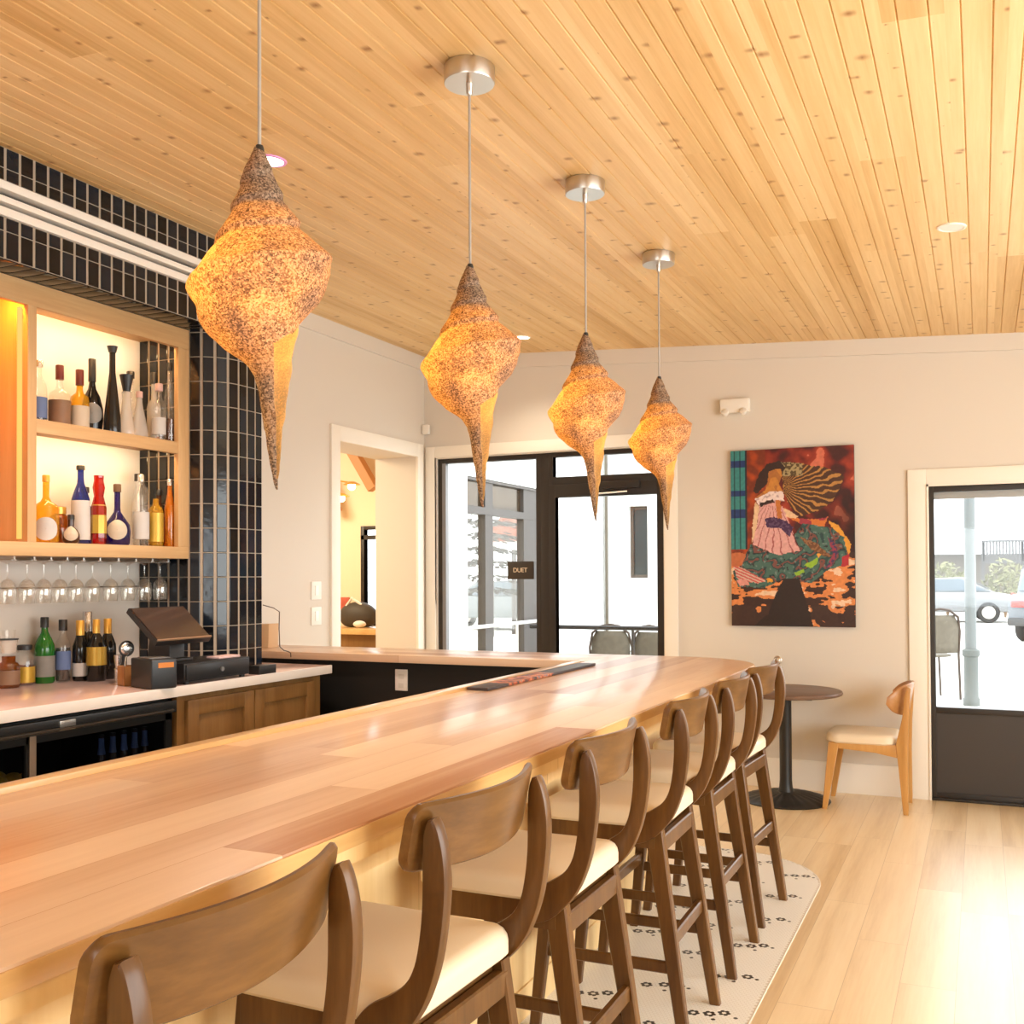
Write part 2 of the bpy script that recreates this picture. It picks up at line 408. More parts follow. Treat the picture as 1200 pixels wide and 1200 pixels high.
mb.box(XT-.06, XT, YS0, NIY+rr, ZS, VZ0, mat=1); mb.box(XT-.06, XT, YS0, NIY+rr, VZ1, zc(XT), mat=1)
sp = Path2([(XT, YS0), (XT, NIY+rr)]); ls = sp.L[-1]
tiles_on(mb, sp, 0, ls, ZS+.002, VZ0-.004, 1.503); tiles_on(mb, sp, 0, ls, VZ1+.004, zc(XT)-.003, 1.503)
yy = YS0           # underside tiles run front to back
while yy < NIY:
    mb.box(XL+.36, XT-.003, yy+.003, min(yy+.0685, NIY), ZS-.005, ZS+.001, .0015, mat=0); yy += .0715
o = struct('wall_soffit', mb, [m_tile, m_grout]); finish_tone(o)
# linear air vent in the soffit
v = empty('air_vent', (XT, 2.67, VZ0), 0, 'long white linear air vent in the navy tile above the shelves', 'vent')
mb = MB(); mb.box(XT-.055, XT-.05, YS0, 4.4, VZ0, VZ1); mb.build('backing', m_black, v)
for za, zb in ((3.104, 3.138), (3.050, 3.076), (2.994, 3.030)):
    mb = MB(); mb.box(XT-.05, XT+.010, YS0, 4.4, za, zb, .002); mb.build('slat', m_white, v)

# ---------------------------------------------------------------- lit bar shelf cabinet
CX, CB = -3.82, -4.168
CZ0, CZ1 = 1.60, 2.815; CY0 = 2.55
m_back = plain('shelf_back_white', (.82, .78, .70), .6)
m_led = emitter('led_warm', (1, .69, .35), 75); m_led_or = emitter('led_amber', (1, .56, .14), 1.3); m_led_am = emitter('led_deep_amber', (1, .33, .015), 210)
cab = empty('display_shelf', (-3.99, 3.08, CZ0), 0, 'oak wall display cabinet with lit shelves of bottles over the back counter', 'shelf')
mb = MB(); mb.box(CB, CX-.031, CY0, NIY-.002, CZ1-.03, CZ1-.001); mb.box(CX-.03, CX, CY0, NIY-.002, CZ1-.105, CZ1, .003); mb.build('top_board', m_oak_y, cab)
mb = MB(); mb.box(CB, CX, CY0, NIY-.002, CZ0, CZ0+.062, .003); mb.build('bottom_board', m_oak_y, cab)
mb = MB(); mb.box(CB, CX-.031, 3.233, 3.279, CZ0+.062, CZ1-.03); mb.box(CX-.031, CX-.001, 3.233, 3.279, CZ0+.062, CZ1-.105); mb.build('divider', m_oak_z, cab)
mb = MB(); mb.box(CX-.03, CX, 4.168, NIY-.002, CZ0+.062, CZ1-.105, .002); mb.build('face_stile', m_oak_z, cab)
mb = MB(); mb.box(CB, CX-.031, CY0, CY0+.045, CZ0+.062, CZ1-.03); mb.box(CX-.031, CX-.001, CY0, CY0+.045, CZ0+.062, CZ1-.105); mb.build('side_panel', m_oak_z, cab)
mb = MB(); mb.box(CB, CX-.033, 3.279, NIY-.008, 2.192, 2.212); mb.box(CX-.032, CX-.002, 3.279, NIY-.008, 2.150, 2.212, .002); mb.build('shelf_board', m_oak_y, cab)
mb = MB(); mb.box(CB, CB+.008, 3.279, NIY-.008, CZ0+.062, CZ1-.03); mb.build('back_panel', m_back, cab)
mb = MB(); mb.box(CB, CB+.008, CY0+.045, 3.233, CZ0+.062, CZ1-.03); mb.build('back_panel', m_oak_z, cab)
for z in (CZ1-.075, 2.176):
    mb = MB(); mb.box(CX-.045, CX-.0325, 3.30, 4.155, z, z+.012); mb.build('light_strip', m_led, cab)
mb = MB(); mb.box(CX-.062, CX-.036, 3.227, 3.2335, CZ0+.075, CZ1-.11); mb.build('light_strip', m_led_or, cab)
mb = MB(); mb.box(CX-.047, CX-.0325, CY0+.06, 3.215, CZ1-.08, CZ1-.066); mb.build('light_strip', m_led_am, cab)

# ---------------------------------------------------------------- back counter run
CZT = 1.0; CFX = -3.36; CYE = 4.895
m_stone = plain('pink_marble', (.70, .50, .44), .16, var=.14, bscale=40); m_stone_e = plain('white_stone_edge', (.80, .74, .68), .35, var=.05, bscale=60)
mb = MB(); mb.box(XL+.002, CFX-.012, .6, NIY-.003, CZT-.045, CZT, .002); mb.box(XT+.008, CFX-.012, NIY-.003, CYE, CZT-.045, CZT, .002); mb.box(XL+.002, XT+.008, YE+.004, CYE, CZT-.045, CZT)
mb.box(CFX-.012, CFX, .6, CYE, CZT-.046, CZT+.001, .003, mat=1)
o = mb.build('back_counter', [m_stone, m_stone_e]); tag(o, 'pink marble back counter with a thick white front edge, under the bottle shelves', 'counter')
m_cabw_y = wood('back_cabinet_wood', (.15, .07, .018), (.22, .11, .032), (.29, .16, .055), 'z', 12, .07, across='y', rough=.42)
cb = empty('base_cabinet', (-3.65, 4.30, 0), 0, 'brown wooden base cabinet with two framed doors right of the bottle cooler', 'cabinet')
mb = MB(); mb.box(-4.14, CFX-.045, 3.705, NIY-.004, .0, CZT-.047); mb.box(XT+.01, CFX-.045, NIY-.004, 4.84, 0, CZT-.047); mb.build('body', m_cabw_y, cb)
for y0, y1 in ((3.755, 4.235), (4.245, 4.76)):
    z0, z1, f = .12, CZT-.075, .075
    mb = MB(); x0, x1 = CFX-.045, CFX-.022; xb = x0-.006
    mb.box(xb, x1, y0, y0+f, z0, z1, .003); mb.box(xb, x1, y1-f, y1, z0, z1, .003); mb.box(xb, x1, y0+f-.004, y1-f+.004, z0, z0+f, .003); mb.box(xb, x1, y0+f-.004, y1-f+.004, z1-f, z1, .003)
    yi0, yi1, zi0, zi1 = y0+f, y1-f, z0+f, z1-f; e = .035
    mb.loft([[Vector((xx, a, b_)) for a, b_ in ((yi0+i_, zi0+i_), (yi1-i_, zi0+i_), (yi1-i_, zi1-i_), (yi0+i_, zi1-i_))] for xx, i_ in ((x0, -.002), (x0+.005, -.002), (x0+.016, e))])
    mb.build('door', m_cabw_y, cb)
# black glass-door bottle cooler
co = empty('bottle_cooler', (-3.7, 2.3, 0), 0, 'long black bottle cooler with sliding glass doors under the back counter', 'cooler')
X0, X1 = -4.12, CFX-.03; cy0, cy1 = 1.3, 3.69
m_cool = plain('cooler_black', (.010, .010, .010), .3); m_cgl = glass('cooler_glass', (.55, .57, .6), .10)
mb = MB(); mb.box(X0, X0+.03, cy0, cy1, .05, .94); mb.box(X0, X1-.03, cy0, cy0+.03, .05, .94); mb.box(X0, X1-.03, cy1-.03, cy1, .05, .94); mb.box(X0, X1-.03, cy0, cy1, .05, .09); mb.box(X0, X1-.03, cy0, cy1, .905, .94); mb.box(X0+.03, X1-.08, cy0+.03, cy1-.03, .50, .51)
mb.box(X1-.10, X1-.05, cy0, cy1, 0, .05); mb.build('body', m_cool, co)
mb = MB(); mb.box(X1-.02, X1, cy0, cy1, .880, .935, .006); mb.tube([(X1+.004, cy0+.05, .893), (X1+.004, cy1-.03, .893)], .007, 8); mb.build('top_rail', m_dsteel, co)
for y0, y1 in ((1.35, 2.10), (2.12, 2.905), (2.885, 3.66)):
    mb = MB(); f = .035; x0, x1 = X1-.03, X1-.008
    for a, b_, c, d in ((y0, y0+f, .09, .88), (y1-f, y1, .09, .88), (y0, y1, .09, .13), (y0, y1, .85, .88)): mb.box(x0, x1, a, b_, c, d)
    dr = mb.build('door', m_cool, co)
    mb = MB(); mb.box(x0+.008, x0+.013, y0+f, y1-f, .13, .85); mb.build('pane', m_cgl, dr)
mb = MB(); mb.box(X1-.075, X1-.060, 3.05, 3.63, .896, .904); mb.build('light_strip', emitter('cooler_fill_glow', (.8, .9, 1), 5), co)  # added glow strip, brightens the bottles behind the glass
mb = MB(); mb.box(X1-.012, X1-.004, 2.885, 2.915, .10, .88); mb.build('door_strip', plain('strip_tan', (.20, .15, .11), .5), co)
mb = MB(); mb.box(X1-.001, X1+.008, 3.02, 3.10, .885, .925, .003); mb.build('lock_plate', m_steel, co)

# ---------------------------------------------------------------- bar
BX0, BX1, BY0, BY1, BZ = -1.86, -1.012, -1.6, 5.47, 1.06
BYI = 4.98; rc = .46
def rounded_L(x0, x1, y0, y1, ins=0):
    p = [(x0, y0), (x1, y0)]
    cx_, cy_ = x1-rc, y1-rc
    p += [(cx_+(rc)*math.cos(R(a)), cy_+(rc)*math.sin(R(a))) for a in range(0, 91, 6)]
    p += [(x0, y1)]
    return p
bt = empty('bar_counter', (-1.5, 2.5, BZ-.06), 0, 'long glossy wooden bar top with rounded far corner and return to the left wall', 'bar counter')
mb = MB(); mb.prism(rounded_L(BX0, BX1, BY0, BY1), 'z', BZ-.034, BZ, bev=.004); mb.build('main_slab', m_bartop, bt)
mb = MB(); mb.box(XL+.003, BX0-.0005, BYI, BY1, BZ-.042, BZ, .003); mb.build('return_slab', m_bartop_x, bt)
mb = MB(); p = rounded_L(BX1-.05, BX1, BY0, BY1); 
outer = [(BX1, BY0)]+[(BX1-rc+rc*math.cos(R(a)), BY1-rc+rc*math.sin(R(a))) for a in range(0, 91, 6)]+[(BX0, BY1)]
inner = [(BX1-.05, BY0)]+[(BX1-rc+(rc-.05)*math.cos(R(a)), BY1-rc+(rc-.05)*math.sin(R(a))) for a in range(0, 91, 6)]+[(BX0, BY1-.05)]
mb.loft([[Vector((a[0], a[1], BZ-.064)), Vector((a[0], a[1], BZ-.0345)), Vector((c[0], c[1], BZ-.0345)), Vector((c[0], c[1], BZ-.064))] for a, c in zip(outer, inner)])
mb.build('edge_band', m_panel, bt)
def off_c(d): return [(BX1+d, BY0)]+[(BX1-rc+(rc+d)*math.cos(R(a)), BY1-rc+(rc+d)*math.sin(R(a))) for a in range(0, 91, 6)]+[(BX0, BY1+d)]
mb = MB(); mb.loft([[Vector((a[0], a[1], BZ-.0345)), Vector((a[0], a[1], BZ-.005)), Vector((c[0], c[1], BZ-.005)), Vector((c[0], c[1], BZ-.0345))] for a, c in zip(off_c(.0003), off_c(.0035))])
mb.build('edge_facing', m_lip, bt)
mb = MB(); mb.box(BX0-.004, BX0+.040, BY0, 4.80, BZ-.045, BZ+.014, .004); mb.build('inner_lip', m_lip, bt)
ba = empty('bar_pedestal', (-1.6, 2.5, 0), 0, 'birch clad bar front below the wooden top, black on the inner side', 'bar counter')
mb = MB(); FX = -1.43
pf = [(FX, BY0), (FX, BY1-.62)]+[(FX-.25+.25*math.cos(R(a)), BY1-.62+.25*math.sin(R(a))) for a in range(6, 91, 12)]+[(XL+.01, BY1-.37), (XL+.01, 5.05), (-1.80, 5.05), (-1.80, BY0)]
mb.prism(pf, 'z', 0.0, BZ-.066); 
for f in mb.bm.faces:
    c = f.calc_center_median()
    if (abs(c.x+1.80) < .01 or abs(c.y-5.05) < .01): f.material_index = 1
mb.build('cladding', [m_panel, m_black], ba)
mb = MB(); mb.box(XL+.01, BX0-.01, 5.05, 5.40, BZ-.067, BZ-.0425); mb.build('packing', m_black, ba)
mb = MB(); mb.box(FX, FX+.008, BY0, 4.85, 0, .11, .002); mb.build('kick_board', m_panel, ba)
mb = MB(); mb.box(BX1-.09, BX1-.03, BY0, 5.0, BZ-.105, BZ-.066); mb.build('apron', m_panel, ba)
ol = empty('power_outlet', (-2.99, 5.045, .9), 0, 'white outlet plate on the black inner face of the bar return', 'outlet')
mb = MB(); mb.box(-3.035, -2.955, 5.042, 5.05, .855, .975, .003); mb.build('plate', m_white, ol)
for zz in (.885, .935):
    mb = MB(); mb.box(-3.012, -2.978, 5.040, 5.0425, zz-.013, zz+.013, .001); mb.build('socket', plain('socket_white', (.7, .66, .6), .4), ol)
# bar mat with printed colours
m, nt, out = newmat('bar_mat_print'); g = G(nt); tc = g.n('ShaderNodeTexCoord').outputs['Object']
sp_ = g.n('ShaderNodeSeparateXYZ', i_0=tc).outputs
nz = g.n('ShaderNodeTexNoise', i_Vector=tc, i_Scale=26.0, i_Detail=3.0)
cc = g.ramp(nz.outputs[0], [(.40, (.035, .028, .03)), (.52, (.42, .09, .03)), (.60, (.60, .24, .10)), (.70, (.10, .14, .22))])
win = g.math('MULTIPLY', g.math('GREATER_THAN', sp_[1], -.42), g.math('LESS_THAN', sp_[1], .06))
bb = g.n('ShaderNodeBsdfPrincipled', i_Roughness=.5); g.put(bb.inputs['Base Color'], g.mix(win, (.045, .035, .036, 1), cc)); nt.links.new(bb.outputs[0], out.inputs[0])
mb = MB(); mb.box(BX0+.045, BX0+.135, 3.55, 4.76, BZ+.0005, BZ+.012, .002); o = mb.build('bar_mat', m); tag(o, 'narrow dark printed mat along the inner edge of the bar', 'mat')
# pegs on the bar front
for k, (y_, lab, mm) in enumerate(((3.50, 'small brown wooden bag hook on the bar front behind the third stool', m_stool), (4.44, 'small brown wooden bag hook on the bar front beyond the fourth stool', m_stool))):
    mb = MB(); mb.box(FX, FX+.045, y_-.02, y_+.02, .785, .835, .004); o = mb.build('bag_hook', mm); tag(o, lab, 'hook', 'wooden hooks on the bar front')

# ---------------------------------------------------------------- hexagon mosaic inlay
m_hexw = plain('mosaic_white', (.86, .82, .76), .3); m_hexk = plain('mosaic_black', (.035, .028, .024), .3); m_hexg = plain('mosaic_grout', (.70, .64, .56), .8)
def in_mosaic(x, y):
    x1, y1, r_ = -.725, 5.62, .52
    if x > x1-.004 or y > y1-.004 or y < .3 or x < -1.429: return False
    if x > x1-r_ and y > y1-r_ and math.hypot(x-x1+r_, y-y1+r_) > r_-.004: return False
    return True
mb = MB(); cx_, cy_, r_ = -.725-.52, 5.62-.52, .52
mb.prism([(-1.44, .3), (-.725, .3)]+[(cx_+r_*math.cos(R(a)), cy_+r_*math.sin(R(a))) for a in range(0, 91, 6)]+[(-1.44, 5.62)], 'z', .0003, .002, mat=2)
hp = .0150; hexr = hp/math.sqrt(3)*.93
flow = {}
def hexpos(i, j): return (-1.44+hp*(i+.5*(j % 2)), .31+hp*math.sqrt(3)/2*j)
nb = lambda i, j: [(i+1, j), (i-1, j)]+[(i+dx+(j % 2), j+dj) for dj in (1, -1) for dx in (-1, 0)]
row = 0
for bx, ph in ((-.835, .03), (-1.045, .205), (-1.255, .03)):
    y = 1.0+ph
    while y < 5.7:
        for ox, oy, full in ((0, 0, 1), (.052, .020, 1), (-.050, -.014, 1), (.092, .005, 0), (.02, -.045, 0)):
            j = round((y+oy-.31)/(hp*math.sqrt(3)/2)); i = round((bx+ox+1.41)/hp-.5*(j % 2))
            if full:
                for q in nb(i, j): flow[q] = 1
                flow.pop((i, j), None)
            else: flow[(i, j)] = 1
        y += .352
bmx = bmesh.new()
for j in range(60, 430):
    for i in range(-1, 50):
        x, y = hexpos(i, j)
        if y > 5.65 or not in_mosaic(x, y) or y < 1.6: continue
        f = bmx.faces.new([bmx.verts.new((x+hexr*math.cos(R(30+60*k)), y+hexr*math.sin(R(30+60*k)), .0032)) for k in range(6)])
        f.material_index = 1 if (i, j) in flow else 0
me_ = bpy.data.meshes.new('hx'); bmx.to_mesh(me_); bmx.free(); mb.bm.from_mesh(me_); bpy.data.meshes.remove(me_)
struct('floor_mosaic', mb, [m_hexw, m_hexk, m_hexg], 0)
mb = MB(); ep = [(-.725, .3)]+[(cx_+r_*math.cos(R(a)), cy_+r_*math.sin(R(a))) for a in range(0, 91, 5)]+[(-1.44, 5.62)]
e2_ = [(-.721, .3)]+[(cx_+(r_+.004)*math.cos(R(a)), cy_+(r_+.004)*math.sin(R(a))) for a in range(0, 91, 5)]+[(-1.44, 5.624)]
mb.loft([[Vector((a[0], a[1], .0005)), Vector((a[0], a[1], .0042)), Vector((c[0], c[1], .0042)), Vector((c[0], c[1], .0005))] for a, c in zip(ep, e2_)])
struct('trim_6', mb, m_white)

# ---------------------------------------------------------------- bar stools
def make_stool():
    t = empty('bar_stool')
    mb = MB(); mb.pad(-.045, 0, .698, .762, .425, .435, .05, .030, .006); mb.build('seat', m_cream, t)
    mb = MB(); z0, z1 = .632, .702
    mb.box(-.235, -.208, -.2, .2, z0, z1, .004); mb.box(.108, .135, -.2, .2, z0, z1, .004); mb.box(-.22, .135, .182, .208, z0, z1, .004); mb.box(-.22, .135, -.208, -.182, z0, z1, .004)
    mb.box(-.2, .11, -.18, .18, .69, .70); mb.build('seat_frame', m_stool, t)
    for sy in (-1, 1):
        mb = MB(); mb.beam((.130, sy*.186, .69), (.234, sy*.208, 0), .058, .036, .036, .030); mb.build('leg', m_stool, t)
        mb = MB(); mb.beam((-.205, sy*.186, .69), (-.278, sy*.205, 0), .055, .036, .034, .030); mb.build('leg', m_stool, t)
        outer = [(.075, .645), (.125, .662), (.163, .695), (.192, .73), (.214, .772), (.233, .83), (.245, .90), (.250, .965), (.246, 1.02), (.236, 1.06), (.226, 1.080)]
        inner = [(.214, 1.076), (.206, 1.05), (.204, 1.0), (.203, .93), (.197, .87), (.186, .82), (.166, .785), (.130, .758), (.09, .735), (.06, .70), (.052, .66)]
        def crom(P, m=4):
            Q = []
            for i in range(len(P)-1):
                a_, b0, c_, d_ = P[max(i-1, 0)], P[i], P[i+1], P[min(i+2, len(P)-1)]
                for k in range(m):
                    t_ = k/m; Q.append(tuple(.5*((2*b0[j])+(-a_[j]+c_[j])*t_+(2*a_[j]-5*b0[j]+4*c_[j]-d_[j])*t_*t_+(-a_[j]+3*b0[j]-3*c_[j]+d_[j])*t_**3) for j in (0, 1)))
            return Q+[P[-1]]
        outer = crom(outer); inner = crom(inner)
        mb = MB(); a, b_ = (.196, .226) if sy > 0 else (-.226, -.196)
        mb.prism(outer+inner, 'y', a, b_, bev=.006); mb.build('back_post', m_stool, t)
        mb = MB(); mb.beam((.195, sy*.199, .262), (-.255, sy*.199, .262), .016, .038, .016, .038, xdir=(0, 1, 0)); mb.build('side_stretcher', m_stool, t)
    mb = MB(); mb.beam((.185, -.195, .345), (.185, .195, .345), .022, .045, .022, .045); mb.build('rear_stretcher', m_stool, t)
    mb = MB(); mb.beam((-.245, -.195, .30), (-.245, .195, .30), .022, .045, .022, .045); mb.build('foot_rest', m_stool, t)
    mb = MB(); mb.beam((.150, -.185, .645), (.150, .185, .645), .026, .055, .026, .055); mb.build('rear_rail', m_stool, t)
    # curved plywood backrest, tilted a little, rounded ends
    rings = []
    US = [-1, -.997, -.985, -.965, -.94, -.91]+[-.88+1.76*k/20 for k in range(21)]+[.91, .94, .965, .985, .997, 1]
    for u in US:
        y = .236*u; xm = .249-.058*abs(u)**1.9
        rnd = max(0, abs(u)-.91)/.09; cut = .026*(1-math.sqrt(max(0, 1-rnd**2)))
        zb = .972+.010*abs(u)**2+cut; zt_ = 1.104-cut*1.0; th = .0095
        q = []
        for z, dx in ((zb, th*.5), (zb+.004, th), (zt_-.006, th), (zt_, th*.4), (zt_, -th*.4), (zt_-.006, -th), (zb+.004, -th), (zb, -th*.5)):
            q.append(Vector((xm+dx+(z-1.104)*.20, y, z)))
        rings.append(q)
    mb = MB(); mb.loft(rings); mb.build('backrest', m_stool_y, t)
    return t
stool0 = make_stool()
SX = -1.092
ST = [(1.075, 0, 'brown wooden bar stool with cream seat, largest and nearest the camera'),
      (1.80, -2, 'brown bar stool second from the camera along the bar'),
      (2.55, 0, 'brown bar stool third from the camera along the bar'),
      (3.37, 1, 'brown bar stool fourth from the camera, third from the far end of the row'),
      (4.04, 0, 'brown bar stool second from the far end of the row'),
      (4.655, -3, 'brown bar stool at the far end of the row, in front of the round table')]
for i, (y, rz, lab) in enumerate(ST):
    o = stool0 if i == 0 else copy_tree(stool0)
    o.location = (SX+(.005 if i < 2 else 0), y, 0); o.rotation_euler = (0, 0, R(rz)); tag(o, lab, 'bar stool', 'bar stools along the counter')
for i in range(6): pass

# ---------------------------------------------------------------- seashell pendants
def shell_material():
    m, nt, out = newmat('gritty_shell'); g = G(nt); tc = g.n('ShaderNodeTexCoord').outputs['Object']
    vo = g.n('ShaderNodeTexVoronoi', i_Vector=tc, i_Scale=300.0).outputs['Color']
    vr = g.n('ShaderNodeSeparateColor', i_0=vo).outputs[0]
    n1 = g.noise(tc, 130, 4, .65); n2 = g.noise(tc, 11, 3)
    f = g.math('ADD', g.math('MULTIPLY', vr, .5), g.math('MULTIPLY', n1, .5))
    col = g.ramp(f, [(.28, (.125, .10, .073)), (.5, (.26, .215, .165)), (.72, (.42, .36, .285))])
    tcol = g.ramp(g.math('ADD', g.math('MULTIPLY', f, .5), g.math('MULTIPLY', n2, .5)), [(.36, (.10, .035, .004)), (.48, (.42, .195, .035)), (.62, (.92, .54, .16))])
    bf = g.n('ShaderNodeNewGeometry').outputs['Backfacing']; col = g.mix(bf, col, (.80, .66, .46, 1))   # pale smooth lining inside
    d = g.n('ShaderNodeBsdfDiffuse'); g.put(d.inputs[0], col)
    t = g.n('ShaderNodeBsdfTranslucent'); g.put(t.inputs[0], tcol)
    bp = g.n('ShaderNodeBump', i_Strength=.5, i_Distance=.004, i_Height=f); g.put(d.inputs['Normal'], bp.outputs[0])
    mx = g.n('ShaderNodeMixShader'); mx.inputs[0].default_value = .40
    nt.links.new(d.outputs[0], mx.inputs[1]); nt.links.new(t.outputs[0], mx.inputs[2]); nt.links.new(mx.outputs[0], out.inputs[0]); return m
m_shell = shell_material()
def lerp_tab(tab, z):
    if z <= tab[0][0]: return tab[0][1]
    for (a, va), (b_, vb) in zip(tab, tab[1:]):
        if z <= b_: 
            t = (z-a)/(b_-a); return va+(vb-va)*t
    return tab[-1][1]
CEN = [(55, 277), (300, 283), (450, 288), (600, 300), (700, 318), (850, 325), (1120, 331)]
TIPS = [(120, 321), (165, 222), (200, 357), (250, 194), (285, 413), (352, 146), (385, 509), (500, 61), (560, 452)]
LOWL = [(500, 61), (520, 75), (560, 95), (605, 102), (640, 120), (690, 180), (730, 240), (770, 268), (820, 280), (900, 291), (1000, 306), (1080, 320), (1125, 329)]
LOWR = [(385, 509), (410, 506), (490, 487), (530, 465), (560, 437), (600, 403), (640, 396), (700, 385), (830, 366), (930, 350), (1060, 340), (1125, 333)]
def shell_mesh():
    S = .000738; NPH = 72; zs = [55+5.6*k for k in range(192)]; zs = [z for z in zs if z <= 1122]
    tr = [(z, abs(px-lerp_tab(CEN, z))) for z, px in TIPS]
    cols = []
    for ip in range(NPH):
        ph = ip/NPH; kn = [(55, 13.)]
        for n in range(4):
            t = 2*(n+ph); i = int(t); fr = t-i
            if i+1 >= len(tr): continue
            z = tr[i][0]+(tr[i+1][0]-tr[i][0])*fr; r = tr[i][1]+(tr[i+1][1]-tr[i][1])*fr
            if r < kn[-1][1]+2 and n == 0: continue
            kn.append((z-14, r*.93-2)); kn.append((z, r)); kn.append((z+16, r*.95-2)) if n < 3 and z < 380 else kn.append((z+20, r*.965))
        zl = kn[-1][0]; c = math.cos(2*PI*ph)
        # gather by column
        def low(z):
            L = lerp_tab(CEN, z)-lerp_tab(LOWL, max(z, 500)); Rr = lerp_tab(LOWR, max(z, 385))-lerp_tab(CEN, z)
            wgt = (1+c)/2; base = Rr*wgt+L*(1-wgt)
            return max(base, 2.0)
        col = []
        kn2 = [k for k in kn if k[0] < 520]
        for z in zs:
            a = lerp_tab(kn2, z)
            if z > kn2[-1][0]:
                t = min(1, (z-kn2[-1][0])/50); a = kn2[-1][1]*(1-t)+low(z)*t if t < 1 else low(z)
            col.append(a)
        # smooth slightly along z
        for _ in range(1): col = [col[0]]+[(col[i-1]+2*col[i]+col[i+1])/4 for i in range(1, len(col)-1)]+[col[-1]]
        cols.append(col)
    bm = bmesh.new(); V = []
    for ip in range(NPH):
        a = 2*PI*ip/NPH
        V.append([bm.verts.new(((lerp_tab(CEN, z)-283+cols[ip][k]*math.cos(a))*S, -cols[ip][k]*math.sin(a)*S*.92, -(z-55)*S)) for k, z in enumerate(zs)])
    for ip in range(NPH):
        jp = (ip+1) % NPH; deg = (ip+.5)/NPH*360
        for k in range(len(zs)-1):
            z = zs[k]
            # aperture facing right-front
            if 2 < deg < 86 and z > 598+max(0, deg-2)/84*84 and z < 1085: continue
            bm.faces.new((V[ip][k], V[jp][k], V[jp][k+1], V[ip][k+1]))
    bm.faces.new([V[ip][0] for ip in range(NPH)]); bm.faces.new([V[ip][-1] for ip in range(NPH)][::-1])
    for v in [v for v in bm.verts if not v.link_faces]: bm.verts.remove(v)
    bmesh.ops.recalc_face_normals(bm, faces=bm.faces)
    # roughen
    for v in bm.verts:
        d = mnoise.noise(v.co*38)*.0022+mnoise.noise(v.co*14)*.004
        v.co += Vector((v.co.x, v.co.y, 0)).normalized()*d if v.co.xy.length > .01 else Vector((0, 0, 0))
    me = bpy.data.meshes.new('shade'); bm.to_mesh(me); bm.free(); me.materials.append(m_shell); me.shade_smooth(); return me
def make_pendant():
    t = empty('pendant_lamp')
    mb = MB(); mb.lathe([(.001, .030), (.076, .030), (.082, .026), (.083, .018), (.083, -.026), (.081, -.030), (.001, -.030)], seg=40); cpy = mb.build('canopy', m_steel, t)
    mb = MB(); mb.lathe([(.001, -.030), (.011, -.030), (.010, -.06), (.006, -.066), (.001, -.066)], seg=16); mb.build('cord_grip', m_steel, t)
    return t
pend_mesh = None
PD = [(1.895, 'seashell pendant lamp nearest the camera, largest of the four'), (2.964, 'second seashell pendant lamp from the camera'), (4.035, 'third seashell pendant lamp from the camera'), (5.113, 'smallest and farthest seashell pendant lamp, near the back wall')]
TOPZ = [2.275, 2.375, 2.385, 2.385]
me_shell = shell_mesh()
p0 = None
def proj_z(u, v, x, y):
    # height of the point above (x,y) seen at image row v
    d = Fw+Rv*((u-600)/FPX)+Uv*((CYPX-v)/FPX); t = math.hypot(x, y)/math.hypot(d.x, d.y); return 1.5+d.z*t
LT = [(285, 171), (549.5, 311), (686, 391), (775, 442)]
for i, (y, lab) in enumerate(PD):
    x = -1.497; zt = zc(x)-.028; zs_ = proj_z(*LT[i], x, y)
    t = make_pendant() if i == 0 else None
    if i == 0: p0 = t; o = t
    else:
        o = p0.copy(); COL.objects.link(o)
        for ch in p0.children:
            if ch.name.split('.')[0] in ('canopy', 'cord_grip'):
                c = ch.copy(); COL.objects.link(c); c.parent = o
    o.location = (x, y, zt); o.rotation_euler = (0, 0, -math.atan2(x, y)); tag(o, lab, 'pendant lamp', 'seashell pendants over the bar')
    mb = MB(); L = zt-zs_; mb.tube([(0, 0, -.06), (0, 0, -L+.002)], .0042, 8); mb.build('cord', plain('cord_grey', (.40, .38, .36), .4, metal=.3) if i == 0 else bpy.data.materials['cord_grey'], o, world=False)
    s = bpy.data.objects.new('shade', me_shell); COL.objects.link(s); s.parent = o; s.location = (0, 0, -L)
    mb = MB(); mb.lathe([(.001, .004), (.0085, .004), (.011, -.004), (.011, -.012), (.001, -.012)], seg=14); f = mb.build('shade_cap', m_dsteel, o, world=False); f.location = (0, 0, -L)
    mb = MB(); mb.lathe([(.001, .003), (.050, .003), (.050, 0), (.001, 0)], seg=24); hp_ = mb.build('spire_light_block', m_dsteel, o, world=False); hp_.location = (.004, 0, -L-.165)  # unseen disc added to keep bulb light out of the spire
    mb = MB(); mb.sphere((0, 0, 0), .030, (1, 1, 1.25), 2); bl = mb.build('bulb', emitter('bulb_glow', (1, .62, .25), 6) if i == 0 else bpy.data.materials['bulb_glow'], o, world=False); bl.location = (-.012, 0, -L-.33)
    l = bpy.data.lights.new('bulb_light', 'POINT'); l.energy = 3.1; l.color = (1, .60, .22); l.shadow_soft_size = .045
    lo = bpy.data.objects.new('bulb_light', l); COL.objects.link(lo); lo.parent = o; lo.location = (-.035, -.015, -L-.31)

